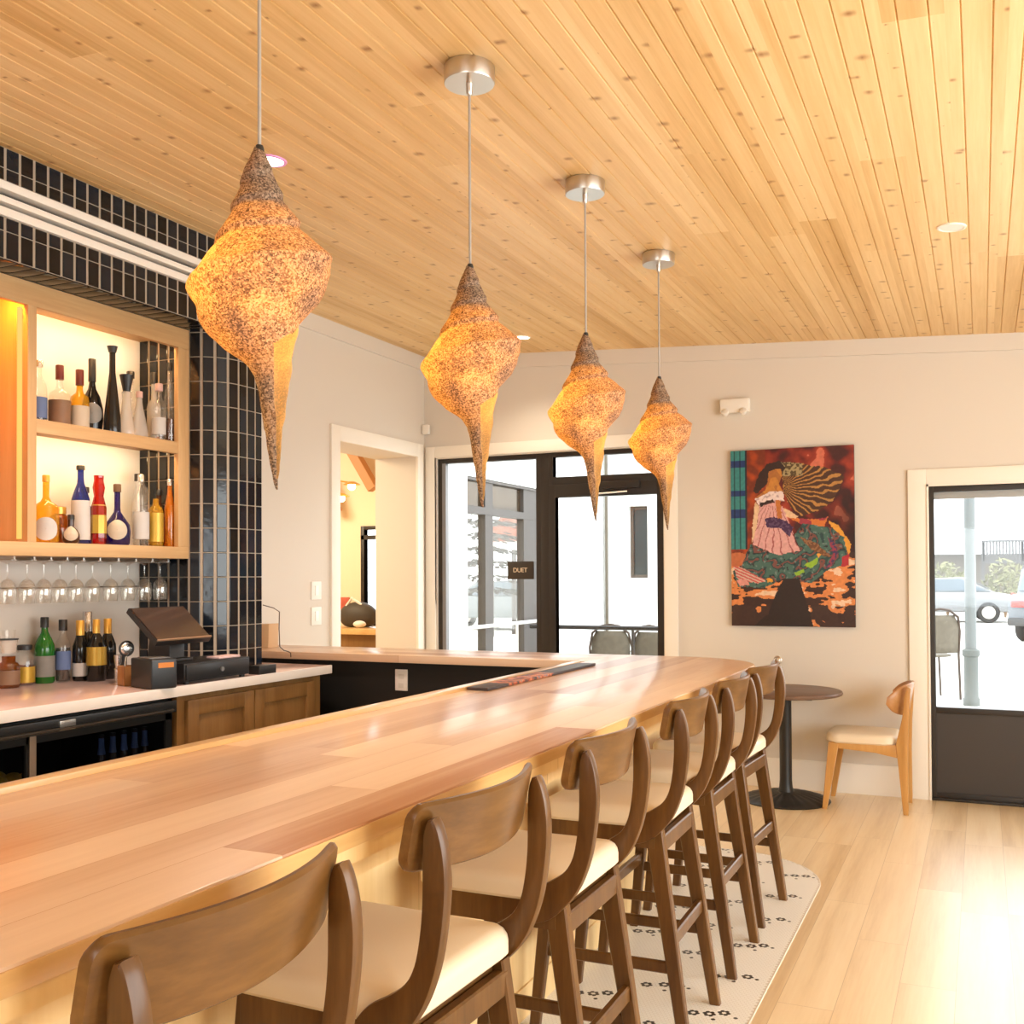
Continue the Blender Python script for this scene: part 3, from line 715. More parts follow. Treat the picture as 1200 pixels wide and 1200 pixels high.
# ---------------------------------------------------------------- recessed ceiling lights
def recessed(x, y, lab, lit, col=(1, .82, .6), power=14, rim=(.85, .78, .70), r=.062):
    z = zc(x); tl = math.atan(-.0567)
    t = empty('ceiling_light', (x, y, z), 0, lab, 'ceiling light', 'recessed lights in the wood ceiling')
    t.rotation_euler = (0, -tl, 0)
    mb = MB(); pr = [(r*.80, .004), (r*.80, -.003), (r*.86, -.0065), (r, -.005), (r+.003, .004)]; mb.lathe(pr, seg=32, cap=False); mb.build('trim_ring', plain('ring_'+('lit' if lit else 'off'), rim, .5), t, world=False)
    mb = MB(); mb.lathe([(.001, -.004), (r*.81, -.004), (r*.81, .002), (.001, .002)], seg=32)
    mb.build('lens', emitter('lens_lit', col, 14) if lit else plain('lens_off', (.80, .76, .70), .5), t, world=False)
    if lit:
        l = bpy.data.lights.new('downlight', 'SPOT'); l.energy = power; l.color = col; l.spot_size = R(125); l.spot_blend = .7; l.shadow_soft_size = .06
        lo = bpy.data.objects.new('downlight', l); COL.objects.link(lo); lo.parent = t; lo.location = (0, 0, -.02)
recessed(-2.655, 3.432, 'lit recessed light with its pink glow painted on the rim beside the nearest pendant', True, (1, .84, .76), 170, (.80, .36, .74), .066)  # pink halo of the lit lens put into the rim colour
recessed(-3.031, 6.838, 'small lit recessed light near the far left corner, behind the second pendant', True, (1, .85, .66), 50)
recessed(-.108, 5.067, 'unlit pale recessed disc in the ceiling at the right', False)
recessed(-2.62, 1.98, 'lit recessed light at the upper left edge of the picture', True, (1, .85, .66), 60)

# ---------------------------------------------------------------- windows and doors in the back wall
def frame_rect(mb, x0, x1, z0, z1, w_, y0, y1, wb=None, wt=None):
    mb.box(x0, x0+w_, y0, y1, z0, z1, .002); mb.box(x1-w_, x1, y0, y1, z0, z1, .002)
    mb.box(x0+w_, x1-w_, y0, y1, z0, z0+(wb or w_), .002); mb.box(x0+w_, x1-w_, y0, y1, z1-(wt or w_), z1, .002)
yA, yB = D+.02, D+.09
MX0, MX1 = -3.145, -3.072
w1 = empty('window_1', (-3.6, D+.05, 0), 0, kind='structure')
mb = MB(); frame_rect(mb, SX0, MX0+.002, 0, SZ, .038, yA, yB); mb.build('frame', m_frame, w1)
mb = MB(); mb.box(SX0+.038, MX0-.036, D+.05, D+.056, .038, SZ-.038); mb.build('pane', m_pane, w1)
mb = MB(); mb.box(SX0, SX0+.07, D+.021, D+.075, 0, SZ-.035, .002); mb.build('jamb_strip', plain('jamb_grey', (.20, .20, .21), .4), w1)
w2 = empty('window_2', (-2.6, D+.05, 2.25), 0, kind='structure')
mb = MB(); mb.box(MX0+.002, MX1, yA, yB, 0, SZ, .002); frame_rect(mb, MX1, SX1, 2.21, SZ, .036, yA, yB, wb=.06); mb.build('frame', m_frame, w2)
mb = MB(); mb.box(MX1+.03, SX1-.03, D+.05, D+.056, 2.26, SZ-.03); mb.build('pane', m_pane, w2)
d1 = empty('door_1', (-2.6, D+.05, 0), 0, kind='structure')
mb = MB(); frame_rect(mb, MX1, SX1, 0, 2.21, .055, yA-.004, yB, wb=.16, wt=.10); mb.build('frame', m_frame, d1)
mb = MB(); mb.box(MX1+.05, SX1-.05, D+.05, D+.056, .15, 2.12); mb.build('pane', m_pane, d1)
mb = MB(); mb.box(-2.62, -2.32, D-.03, D+.016, 2.16, 2.215, .004); cl = mb.build('closer', m_frame, d1)
mb = MB(); mb.tube([(-2.66, D-.02, 2.125), (-2.42, D-.02, 2.135)], .006, 8); mb.build('arm', m_steel, cl)
# right door: bronze frame, glass above, solid panel below
d2 = empty('door_2', (.17, D+.05, 0), 0, kind='structure')
mb = MB(); mb.box(DX0, DX0+.030, D, D+.09, 0, DZ, .002); mb.box(DX0+.03, DX1, D, D+.09, DZ-.036, DZ, .002); mb.box(DX0+.03, DX1, D+.01, D+.09, 0, .05, .002); mb.box(DX1-.03, DX1, D, D+.09, 0, DZ); mb.box(DX0+.03, DX1-.03, D+.01, D+.07, .575, .615, .003); mb.build('frame', m_frame, d2)
mb = MB(); mb.box(DX0+.03, DX1-.03, D+.02, D+.06, .05, .577); mb.build('panel', plain('door_panel', (.040, .032, .028), .5, bump=.1, bscale=200), d2)
mb = MB(); mb.box(DX0+.03, DX1-.03, D+.045, D+.05, .61, DZ-.035); mb.build('pane', m_pane, d2)
mb = MB(); mb.box(DX0+.03, DX1-.03, D+.025, D+.04, DZ-.085, DZ-.036, .002)
mb.build('header_rail', plain('rail_grey', (.35, .36, .36), .4), d2)
mb = MB(); mb.box(DX0-.01, DX1, D-.02, D+.02, .0, .018, .003); mb.build('sill', m_frame, d2)
# sign hung on the left pane
sg = empty('door_sign', (-3.31, D+.04, 1.475), 0, 'small dark sign with pale lettering hung on the storefront glass', 'sign')
mb = MB(); mb.box(-3.425, -3.198, D+.008, D+.018, 1.475, 1.617, .004); mb.build('board', plain('sign_board', (.030, .020, .014), .5), sg)
cu = bpy.data.curves.new('lettering', 'FONT'); cu.body = 'DUET'; cu.size = .050; cu.extrude = .0008; cu.align_x = 'CENTER'; cu.align_y = 'CENTER'; cu.space_character = .95
cu.materials.append(plain('sign_letters', (.72, .58, .42), .5)); tmp = bpy.data.objects.new('t', cu); COL.objects.link(tmp); bpy.context.view_layer.update()
me_ = bpy.data.meshes.new_from_object(tmp.evaluated_get(bpy.context.evaluated_depsgraph_get())); bpy.data.objects.remove(tmp)
lt_ = bpy.data.objects.new('lettering', me_); COL.objects.link(lt_); lt_.parent = sg
lt_.location = (-.004, -.0335, .071); lt_.rotation_euler = (PI/2, 0, 0)

# ---------------------------------------------------------------- wall things
# painting: colour fields painted on a fine grid on the canvas face
def pnoise(x, y, s, z=0): return mnoise.noise(Vector((x*s, y*s, z)))
def inside(p, poly):
    x, y = p; c = False; n = len(poly)
    for i in range(n):
        x0, y0 = poly[i]; x1, y1 = poly[i-1]
        if (y0 > y) != (y1 > y) and x < (x1-x0)*(y-y0)/(y1-y0)+x0: c = not c
    return c
SHP = [
 ([(395, 158), (470, 165), (560, 185), (660, 205), (760, 262), (725, 330), (690, 400), (610, 450), (520, 480), (450, 430), (405, 330)], 'hair'),
 ([(315, 165), (385, 152), (420, 190), (400, 240), (330, 215), (305, 290), (245, 342), (228, 320), (262, 220)], 'dark'),
 ([(322, 210), (392, 196), (400, 240), (380, 285), (402, 332), (240, 365), (300, 320), (315, 260)], 'skin'),
 ([(236, 372), (330, 328), (405, 333), (412, 388), (350, 385), (262, 412)], 'white'),
 ([(236, 385), (262, 420), (238, 590), (215, 625), (224, 480)], 'arm'),
 ([(385, 425), (430, 438), (495, 482), (470, 497), (390, 470)], 'arm'),
 ([(262, 405), (350, 385), (400, 420), (440, 520), (480, 640), (505, 680), (380, 712), (220, 640), (252, 510)], 'pink'),
 ([(265, 395), (345, 375), (350, 392), (270, 418)], 'dark'),
 ([(292, 490), (350, 480), (420, 505), (462, 545), (440, 600), (395, 550), (310, 540)], 'purple'),
 ([(356, 380), (388, 385), (398, 488), (372, 492)], 'skin2'),
 ([(440, 490), (600, 500), (665, 488), (640, 545), (500, 522)], 'orange'),
 ([(210, 640), (330, 690), (380, 705), (500, 680), (470, 590), (520, 520), (650, 545), (720, 560), (785, 650), (775, 760), (650, 800), (565, 870), (400, 845), (280, 900), (130, 890), (98, 800), (160, 755), (185, 680)], 'skirt'),
 ([(100, 765), (160, 780), (300, 855), (250, 870), (130, 850)], 'stripe'),
 ([(120, 850), (180, 845), (200, 878), (140, 885)], 'pinkd'),
 ([(662, 510), (720, 535), (795, 650), (778, 720), (752, 610), (690, 555)], 'gold'),
 ([(740, 720), (782, 700), (775, 770), (735, 780)], 'red'),
 ([(520, 765), (605, 720), (600, 755), (560, 785)], 'lime'), ([(465, 810), (520, 788), (525, 805), (480, 832)], 'lime'), ([(592, 700), (626, 700), (610, 722)], 'gold'), ([(300, 842), (338, 838), (335, 864), (305, 864)], 'gold'),
 ([(660, 600), (700, 640), (720, 700), (680, 770), (640, 790), (690, 710)], 'red2'),
 ([(500, 600), (600, 640), (680, 720), (640, 715), (560, 670)], 'brown'),
 ([(400, 842), (495, 842), (520, 930), (545, 1005), (575, 1125), (220, 1125), (310, 1050), (345, 960)], 'trunk')]
def paint(px, py):
    n = pnoise(px, py, .02); n2 = pnoise(px, py, .06, 3); n3 = pnoise(px, py, .009, 7)
    wx, wy = px+6*n2, py+6*pnoise(px, py, .06, 9)
    if px < 190 and py < 668:
        c = (.035, .21, .21); 
        for a, b_ in ((138, 182), (318, 352), (428, 482)):
            if a < py < b_: c = (.012, .035, .14)
        if int(px) % 36 < 8: c = tuple(v*.35 for v in c)
        if px > 178: c = (.01, .02, .03)
    elif py < 690+10*n:
        t = .5+.9*n3+.5*n; rt_ = max(0, min(1, (px-560)/250))*max(0, min(1, (py-300)/150))
        c = (.05+.42*max(0, t-.2), .008+.055*max(0, t-.35), .008+.02*max(0, t-.5))
        if t > .85: c = (.55, .14, .08)
        c = tuple(v*(1-.85*rt_) for v in c)
        if px < 300: c = (.16+.3*max(0, n+.1), .025+.05*max(0, n), .008)
    elif py < 770 and px < 220: c = (.45, .13, .05)
    else:
        s = pnoise(px*.35, py, .022, 5)+.4*pnoise(px*.5, py, .06, 1); k = (py-800)/330
        c = (.72, .50, .34) if s > .25+k*.35 else ((.62, .21, .06) if s > -.12+k*.3 else (.035, .012, .008))
        if k > .62 and n < .2: c = (.04, .015, .01)
    for poly, kind in SHP:
        if inside((wx, wy), poly):
            if kind == 'hair':
                ang = math.atan2(py-300, px-380); s = math.sin(ang*46+.03*px+3*n)
                c = (.42, .20, .05) if s > .45 else (.06, .022, .010)
                if py < 245 and px < 520: c = (.32, .25, .12) if n2 > 0 else (.08, .05, .02)
            elif kind == 'dark': c = (.030, .012, .010)
            elif kind == 'skin': c = (.50, .20, .035) if n > -.1 else (.36, .13, .03)
            elif kind == 'skin2': c = (.48, .15, .03)
            elif kind == 'white': c = (.72, .58, .56) if n2 > -.2 else (.5, .36, .36)
            elif kind == 'arm': c = (.68, .46, .28)
            elif kind == 'pink': c = (.62, .33, .31) if abs(math.sin(math.atan2(px-345, py-330)*22+n)) > .25 else (.34, .10, .10)
            elif kind == 'purple': c = (.045, .015, .06) if n2 > -.1 else (.10, .05, .12)
            elif kind == 'orange': c = (.58, .16, .03) if n > 0 else (.30, .03, .05)
            elif kind == 'skirt':
                s = math.sin(.05*math.hypot(px-430, (py-640)*1.3)+5*n); c = (.016, .055, .055) if s > 0 else (.05, .12, .10)
                if s > .82: c = (.17, .06, .05)
                if n2 > .42: c = (.12, .17, .16)
                if n2 < -.45: c = (.012, .014, .022)
            elif kind == 'stripe': c = (.50, .08, .08) if math.sin(py*.35-px*.15) > 0 else (.55, .38, .30)
            elif kind == 'pinkd': c = (.62, .26, .22)
            elif kind == 'gold': c = (.66, .30, .035)
            elif kind == 'red': c = (.38, .02, .03)
            elif kind == 'red2': c = (.24, .03, .06) if n2 > 0 else (.05, .03, .09)
            elif kind == 'brown': c = (.13, .05, .02) if n2 > 0 else (.26, .12, .05)
            elif kind == 'lime': c = (.24, .42, .03)
            elif kind == 'trunk': c = (.018, .008, .006)
    return tuple(max(0, v*(1+.18*n2)) for v in c)
PX0, PX1, PZ0, PZ1 = -1.634, -.788, 1.138, 2.39
pt = empty('painting', ((PX0+PX1)/2, D-.02, PZ0), 0, 'unframed canvas painting of a dancing woman in a swirling skirt on the back wall', 'painting')
mb = MB(); mb.box(PX0, PX1, D-.034, D-.002, PZ0, PZ1, .002); mb.build('stretcher_frame', plain('canvas_edge', (.035, .02, .015), .6), pt)
b = bmesh.new(); lay = b.loops.layers.color.new('pigment'); NX, NZ = 190, 280; vs = [[b.verts.new((PX0+(PX1-PX0)*i/NX, D-.0355, PZ1-(PZ1-PZ0)*j/NZ)) for i in range(NX+1)] for j in range(NZ+1)]
for j in range(NZ):
    for i in range(NX):
        f = b.faces.new((vs[j][i], vs[j+1][i], vs[j+1][i+1], vs[j][i+1])); c = paint(90+722*(i+.5)/NX, 80+1042*(j+.5)/NZ)
        c = tuple(12.92*v if v < .0031308 else 1.055*v**(1/2.4)-.055 for v in c)
        for l in f.loops: l[lay] = (*c, 1)
mb = MB(); me_ = bpy.data.meshes.new('t'); b.to_mesh(me_); b.free()
m, nt, out = newmat('canvas_paint'); g = G(nt); at = g.n('ShaderNodeVertexColor', layer_name='pigment')
pb = g.n('ShaderNodeBsdfPrincipled', i_Roughness=.5); nt.links.new(at.outputs[0], pb.inputs['Base Color']); nt.links.new(pb.outputs[0], out.inputs[0])
me_.materials.append(m); me_.transform(Matrix.Translation(-pt.location)); cv = bpy.data.objects.new('canvas', me_); COL.objects.link(cv); cv.parent = pt
# emergency light, motion sensor, switches
el = empty('emergency_light', (-1.60, D-.03, 2.65), 0, 'white twin-lamp emergency light box on the back wall above the painting', 'emergency light')
mb = MB(); mb.box(-1.705, -1.495, D-.055, D, 2.665, 2.765, .012); mb.build('housing', m_white, el)
for x in (-1.665, -1.535):
    mb = MB(); mb.lathe([(.001, 0), (.022, 0), (.025, .01), (.025, .03), (.001, .035)], seg=16); q = mb.build('lamp_head', m_white, el, world=False); q.location = (x+1.60, -.02, .008); q.rotation_euler = (R(60), 0, 0)
mb = MB(); mb.box(-4.165, -4.10, D-.06, D-.021, 2.665, 2.745, .012); o = mb.build('motion_sensor', m_white); tag(o, 'small white motion sensor in the far left corner of the walls', 'sensor')
for z, lab in ((1.408, 'upper white light switch on the left wall beside the opening'), (1.232, 'lower white switch plate on the left wall beside the opening')):
    s = empty('light_switch', (XL+.003, 5.88, z-.06), 0, lab, 'switch', 'switch plates left of the opening')
    mb = MB(); mb.box(XL, XL+.007, 5.822, 5.938, z-.062, z+.062, .003); mb.build('plate', m_white, s)
    mb = MB(); mb.box(XL+.006, XL+.012, 5.862, 5.898, z-.033, z+.033, .002); mb.build('rocker', plain('rocker_white', (.9, .88, .84), .3), s)

# ---------------------------------------------------------------- round table and chair
tb = empty('round_table', (-1.20, 7.0, 0), 0, 'round dark walnut table on a black pedestal, behind the last bar stool', 'table')
m_wal = wood('table_walnut', (.085, .045, .028), (.135, .075, .048), (.20, .12, .08), 'x', 10, .08, across='y', rough=.4)
mb = MB(); mb.lathe([(.001, .705), (.350, .705), (.365, .712), (.368, .722), (.363, .733), (.353, .737), (.001, .737)], -1.20, 7.0, 64); mb.build('tabletop', m_wal, tb)
mb = MB(); mb.box(-1.37, -1.01, 6.88, 7.12, .682, .705, .004); mb.build('support_plate', m_dsteel, tb)
mb = MB(); mb.lathe([(.001, .05), (.058, .05), (.044, .09), (.040, .14), (.040, .66), (.05, .682), (.001, .682)], -1.20, 7.0, 28); mb.build('column', m_black, tb)
mb = MB(); b = bmesh.new(); rings = []; n = 96
for r_, z in ((.283, 0), (.288, .008), (.276, .018), (.20, .040), (.12, .055), (.06, .062)):
    rings.append([Vector((-1.20+r_*math.cos(2*PI*k/n), 7.0+r_*math.sin(2*PI*k/n), z+(.004 if (k % 4) < 2 and .1 < r_ < .28 else 0))) for k in range(n)])
b.free(); mb.loft(rings); mb.build('base', m_black, tb)
# number clip on the table
tg = empty('table_clip', (-1.25, 6.93, .737), 0, 'little round metal clip on a stem standing on the round table', 'table clip')
mb = MB(); mb.lathe([(.001, 0), (.03, 0), (.03, .006), (.004, .012), (.003, .176), (.001, .176)], -1.235, 6.93, 20); 
me_o = mb.build('stem', m_steel, tg); me_o.location = (0, 0, .737-.737); me_o.data.transform(Matrix.Translation((0, 0, .737)))
mb = MB(); mb.tube([(-1.235+.024*math.cos(a), 6.93, .737+.198+.024*math.sin(a)) for a in [2*PI*k/24 for k in range(25)]], .005, 8); mb.sphere((-1.235, 6.93, .737+.198), .018, (1, .3, 1)); mb.build('ring', m_steel, tg)

m_beech = wood('chair_beech', (.40, .19, .05), (.52, .27, .08), (.62, .35, .125), 'z', 12, .08, across='y', rough=.35, coat=.2)
m_beech_d = wood('chair_back_veneer', (.30, .125, .035), (.40, .185, .06), (.50, .26, .10), 'y', 10, .1, across='z', rough=.35, coat=.3)
dc = empty('dining_chair', (-.69, 7.06, 0), 0, 'light wooden dining chair with cream seat between the round table and the dark door', 'chair')
def CH(pts): return [(a, b_) for a, b_ in pts]
mb = MB(); mb.pad(-.69-.02, 7.06, .425, .487, .44, .43, .09, .030, .010, seg=8); mb.build('seat', m_cream, dc)
mb = MB()
for sy in (-1, 1):
    yy = 7.06+sy*.19
    mb.prism([(-.905, .43), (-.905, .395), (-.62, .375), (-.49, .35), (-.45, .36), (-.45, .43)], 'y', yy-.014, yy+.014, bev=.004)
mb.box(-.905, -.88, 6.87, 7.25, .385, .43, .003); mb.box(-.49, -.46, 6.87, 7.25, .37, .43, .003); mb.build('seat_frame', m_beech, dc)
for sy in (-1, 1):
    yy = 7.06+sy*.195
    mb = MB(); mb.beam((-.875, yy, .42), (-.932, yy+sy*.012, 0), .062, .034, .030, .026); mb.build('leg', m_beech, dc)
    mb = MB(); mb.prism([(-.50, .43), (-.487, .30), (-.462, .02), (-.460, 0), (-.43, 0), (-.428, .04), (-.430, .36), (-.425, .55), (-.412, .74), (-.408, .79), (-.428, .80), (-.445, .74), (-.462, .60), (-.49, .48)], 'y', yy-.014, yy+.014, bev=.005); mb.build('leg', m_beech, dc)
N = 28; rings = []
for k in range(N+1):
    u = -1+2*k/N; y = 7.06+.235*u; xm = -.425-.115*abs(u)**2.2
    hh = .105*max(.06, (1-abs(u)**3.2))**.5; th = .010; zc_ = .71
    q = []
    for z, dx in ((zc_-hh, th*.5), (zc_-hh+.004, th), (zc_+hh-.005, th), (zc_+hh, th*.4), (zc_+hh, -th*.4), (zc_+hh-.005, -th), (zc_-hh+.004, -th), (zc_-hh, -th*.5)):
        q.append(Vector((xm+dx+(z-zc_)*.18, y, z)))
    rings.append(q)
mb = MB(); mb.loft(rings); mb.build('backrest', m_beech_d, dc)

# ---------------------------------------------------------------- bottles
mg_clear = glass('bottle_clear', (.97, .96, .94), .10, .05, (.9, .86, .8)); mg_frost = glass('bottle_frost', (.92, .88, .82), .08, .35, (.82, .76, .70))
mg_amber = glass('bottle_amber', (.62, .27, .05), .10, .2, (.25, .08, .01)); mg_yellow = glass('bottle_yellow', (.95, .66, .12), .08, .3, (.75, .42, .03))
mg_blue = glass('bottle_blue', (.07, .13, .60), .10, .40, (.012, .03, .18)); mg_violet = glass('bottle_violet', (.10, .06, .45), .10, .45, (.015, .008, .09))
mg_red = glass('bottle_red', (.80, .05, .02), .10, .35, (.22, .006, .003)); mg_orange = glass('bottle_orange', (1, .50, .10), .08, .35, (.8, .28, .02))
mg_green = plain('bottle_green', (.012, .11, .012), .12); mg_black = plain('bottle_black', (.008, .007, .006), .12); mg_brown = plain('bottle_brown', (.05, .018, .008), .12)
ml_cream = plain('label_cream', (.48, .40, .30), .6, var=.15, bscale=90); ml_white = plain('label_white', (.50, .47, .44), .6, var=.12, bscale=90); ml_grey = plain('label_grey', (.20, .19, .17), .6, var=.3, bscale=120)
ml_blue = plain('label_blue', (.10, .15, .30), .6, var=.3, bscale=90); ml_gold = plain('label_gold', (.50, .31, .04), .35, metal=.35, var=.25, bscale=90); ml_brown = plain('label_brown', (.20, .11, .06), .6, var=.35, bscale=90)
mc_black = plain('cap_black', (.015, .013, .012), .4); mc_red = plain('cap_red', (.12, .015, .01), .4); mc_gold = plain('cap_gold', (.75, .42, .08), .3, metal=.6); mc_cork = plain('cap_cork', (.10, .05, .02), .7); mc_silver = plain('cap_silver', (.7, .68, .66), .25, metal=.9); mc_pink = plain('cap_pink', (.55, .36, .34), .5)
def profile(kind, H, r):
    n = min(.0145, r*.42)
    P = {
     'std': [(.9*r, 0), (r, .01), (r, .58*H), (.86*r, .66*H), (.5*r, .73*H), (n, .79*H), (n, .97*H), (n*1.2, .97*H), (n*1.2, H)],
     'squat': [(.9*r, 0), (r, .012), (r, .50*H), (.9*r, .56*H), (.42*r, .62*H), (n, .68*H), (n, H)],
     'cone': [(.95*r, 0), (r, .01), (.93*r, .2*H), (.62*r, .5*H), (.36*r, .75*H), (n, .9*H), (n, H)],
     'round': [(.6*r, 0), (.86*r, .01), (r, .18*H), (.97*r, .34*H), (.7*r, .50*H), (.36*r, .60*H), (n, .68*H), (n, H)],
     'onion': [(.8*r, 0), (.92*r, .01), (r, .22*H), (.93*r, .34*H), (.55*r, .46*H), (.27*r, .55*H), (n, .62*H), (n, H)],
     'cyl': [(.92*r, 0), (r, .01), (r, .72*H), (.85*r, .80*H), (n*1.2, .86*H), (n, .90*H), (n, H)],
     'hour': [(.85*r, 0), (r, .01), (.95*r, .12*H), (.62*r, .42*H), (.50*r, .58*H), (.55*r, .68*H), (.55*r, .70*H)],
     'jar': [(.9*r, 0), (r, .01), (r, .62*H), (.85*r, .70*H), (.62*r, .74*H), (.62*r, .9*H)],
     'facet': [(.9*r, 0), (r, .01), (r, .52*H), (.8*r, .60*H), (.62*r, .68*H), (.8*r, .80*H), (.62*r, .90*H), (.66*r, .97*H)],
     'tall': [(.9*r, 0), (r, .01), (r, .50*H), (.97*r, .58*H), (.7*r, .68*H), (n*1.15, .78*H), (n, .85*H), (n, H)],
    }[kind]
    return P
def radius_at(P, z):
    for (r0, z0), (r1, z1) in zip(P, P[1:]):
        if z0 <= z <= z1: return r0+(r1-r0)*(z-z0)/(z1-z0+1e-9)
    return P[-1][0]
def bottle(kind, x, y, z, H, r, gm, cap=None, label=None, lz=(.12, .45), round_label=False, lab='', group='', cap_h=.09, cap_r=None, cat='bottle', name='bottle', seg=24, liquid=None):
    t = empty(name, (x, y, z), 0, lab, cat, group)
    P = profile(kind, H, r); P = [(.001, 0)]+P+[(.001, P[-1][1])]
    mb = MB(); mb.lathe(P, seg=seg, cap=False); mb.build('glass', gm, t, world=False)
    if liquid:
        q = [(max(.001, a-.003), max(b_, .004)) for a, b_ in profile(kind, H, r) if b_ <= liquid[1]*H]; q = [(.001, .004)]+q+[(radius_at(P, liquid[1]*H)-.003, liquid[1]*H), (.001, liquid[1]*H)]
        mb = MB(); mb.lathe(q, seg=seg, cap=False); mb.build('liquid', liquid[0], t, world=False)
    if cap:
        cr = cap_r or P[-2][0]*1.15; zt = P[-1][1]; ch = cap_h*H
        mb = MB()
        if isinstance(cr, tuple): mb.lathe([(.001, zt-.002), (cr[0], zt-.002), (cr[1], zt+ch), (.001, zt+ch)], seg=20)
        else: mb.lathe([(.001, zt-ch), (cr, zt-ch), (cr, zt), (cr*.9, zt+.003), (.001, zt+.003)], seg=20)
        mb.build('cap', cap, t, world=False)
    if label:
        z0, z1 = lz[0]*H, lz[1]*H
        if round_label:      # disc facing the room, wrapped on the belly
            mb = MB(); n = 20; rr_ = (z1-z0)/2; zc_ = (z0+z1)/2; rings = []
            a0 = math.atan2(-y, -x)
            for f in (.02, .2, .4, .6, .8, 1):
                rings.append([Vector((math.cos(a0+f*rr_*math.cos(2*PI*k/n)/r)*(radius_at(P, zc_+f*rr_*math.sin(2*PI*k/n))+.003), math.sin(a0+f*rr_*math.cos(2*PI*k/n)/r)*(radius_at(P, zc_+f*rr_*math.sin(2*PI*k/n))+.003), zc_+f*rr_*math.sin(2*PI*k/n))) for k in range(n)])
            mb.loft(rings, cap=False); mb.build('label', label, t, world=False)
        else:
            q = [(radius_at(P, z0)+.0010, z0), (radius_at(P, (z0+z1)/2)+.0010, (z0+z1)/2), (radius_at(P, z1)+.0010, z1)]
            mb = MB(); mb.lathe(q, seg=seg, cap=False); mb.build('label', label, t, world=False)
    return t
UPZ, LOZ = 2.2125, 1.6625
gU, gL, gC = 'bottles on the upper lit shelf', 'bottles on the lower lit shelf', 'bottles on the back counter'
bottle('std', -4.01, 3.452, UPZ, .305, .038, mg_clear, mc_silver, ml_blue, (.12, .44), lab='clear bottle with blue label at the left end of the upper lit shelf', group=gU)
bottle('squat', -3.98, 3.547, UPZ, .298, .049, mg_clear, mc_red, ml_brown, (.06, .44), lab='clear bottle with brown label and dark red cap on the upper lit shelf', group=gU, cap_h=.22, cap_r=.019)
bottle('squat', -3.96, 3.648, UPZ, .293, .044, mg_yellow, mc_red, ml_cream, (.06, .40), lab='yellow bottle with dark red cap on the upper lit shelf', group=gU, cap_h=.25, cap_r=.019)
bottle('round', -3.985, 3.748, UPZ, .367, .053, mg_black, mc_black, ml_grey, (.12, .40), True, 'round black bottle with grey disc label on the upper lit shelf', gU, cap_h=.30, cap_r=.018)
bottle('cone', -3.90, 3.795, UPZ, .405, .042, mg_black, mc_black, None, lab='tall black cone bottle with flared stopper, tallest on the upper lit shelf', group=gU, cap_h=.07, cap_r=(.018, .026))
bottle('hour', -3.92, 3.908, UPZ, .325, .042, mg_frost, mc_black, None, lab='pale waisted bottle with big black flared stopper on the upper lit shelf', group=gU, cap_h=.26, cap_r=(.017, .035))
bottle('std', -4.06, 4.075, UPZ, .37, .037, mg_clear, mc_black, None, lab='clear tall bottle at the back right of the upper lit shelf', group=gU)
bottle('cone', -3.94, 4.015, UPZ, .245, .045, mg_frost, mc_pink, None, lab='frosted lilac cone bottle with a pink cap on the upper lit shelf', group=gU, cap_h=.12)
bottle('std', -3.875, 4.085, UPZ, .292, .034, mg_clear, mc_pink, ml_white, (.1, .4), lab='clear bottle with white label and pink cap at the right of the upper lit shelf', group=gU, cap_h=.12)
bottle('squat', -3.985, 4.165, UPZ, .375, .036, mg_frost, mc_black, None, lab='frosted bottle with black cap behind the last ones on the upper lit shelf', group=gU, cap_h=.16)
bottle('tall', -3.888, 4.178, UPZ, .42, .030, mg_clear, mc_black, None, lab='slim clear bottle with black cap at the right end of the upper lit shelf', group=gU, liquid=(mg_amber, .3))
# lower shelf
bottle('squat', -3.955, 3.448, LOZ, .315, .056, mg_yellow, mc_gold, ml_white, (.04, .38), True, 'squat amber decanter with white disc label at the left of the lower lit shelf', gL)
bottle('jar', -4.06, 3.615, LOZ, .20, .045, mg_amber, mc_gold, None, lab='amber jar with gold lid behind the small brown bottle on the lower lit shelf', group=gL, cap_h=.16, cap_r=.034)
bottle('round', -3.915, 3.556, LOZ, .135, .040, mg_brown, mc_black, ml_cream, (.10, .62), True, 'small brown bottle with cream disc label on the lower lit shelf', gL, cap_h=.15)
bottle('tall', -3.97, 3.664, LOZ, .381, .043, mg_blue, mc_black, ml_white, (.06, .56), lab='tall blue bottle with white lower label on the lower lit shelf', group=gL, cap_h=.05, cap_r=.020)
bottle('std', -4.07, 3.785, LOZ, .29, .034, mg_blue, mc_black, ml_brown, (.1, .5), lab='dark blue bottle standing behind the red one on the lower lit shelf', group=gL)
bottle('facet', -3.94, 3.748, LOZ, .352, .036, mg_red, None, ml_gold, (.16, .56), lab='red flask-necked bottle with orange label on the lower lit shelf', group=gL, seg=8)
bottle('onion', -3.945, 3.872, LOZ, .306, .064, mg_violet, mc_cork, ml_cream, (.09, .42), True, 'deep violet onion bottle with round cream label on the lower lit shelf', gL, cap_h=.12, cap_r=.019)
bottle('cyl', -3.925, 4.012, LOZ, .365, .040, mg_clear, mc_silver, ml_white, (.10, .48), lab='clear cylinder bottle with white label right of the violet bottle on the lower lit shelf', group=gL)
bottle('std', -4.06, 4.130, LOZ, .385, .036, mg_clear, mc_black, None, lab='clear bottle with dark neck at the back right of the lower lit shelf', group=gL)
bottle('cyl', -3.91, 4.100, LOZ, .250, .038, mg_yellow, None, ml_gold, (.10, .70), lab='yellow bottle with golden floral label near the right of the lower lit shelf', group=gL)
bottle('std', -3.985, 4.20, LOZ, .305, .034, mg_brown, mc_black, None, lab='dark brown bottle by the tiled end of the lower lit shelf', group=gL)
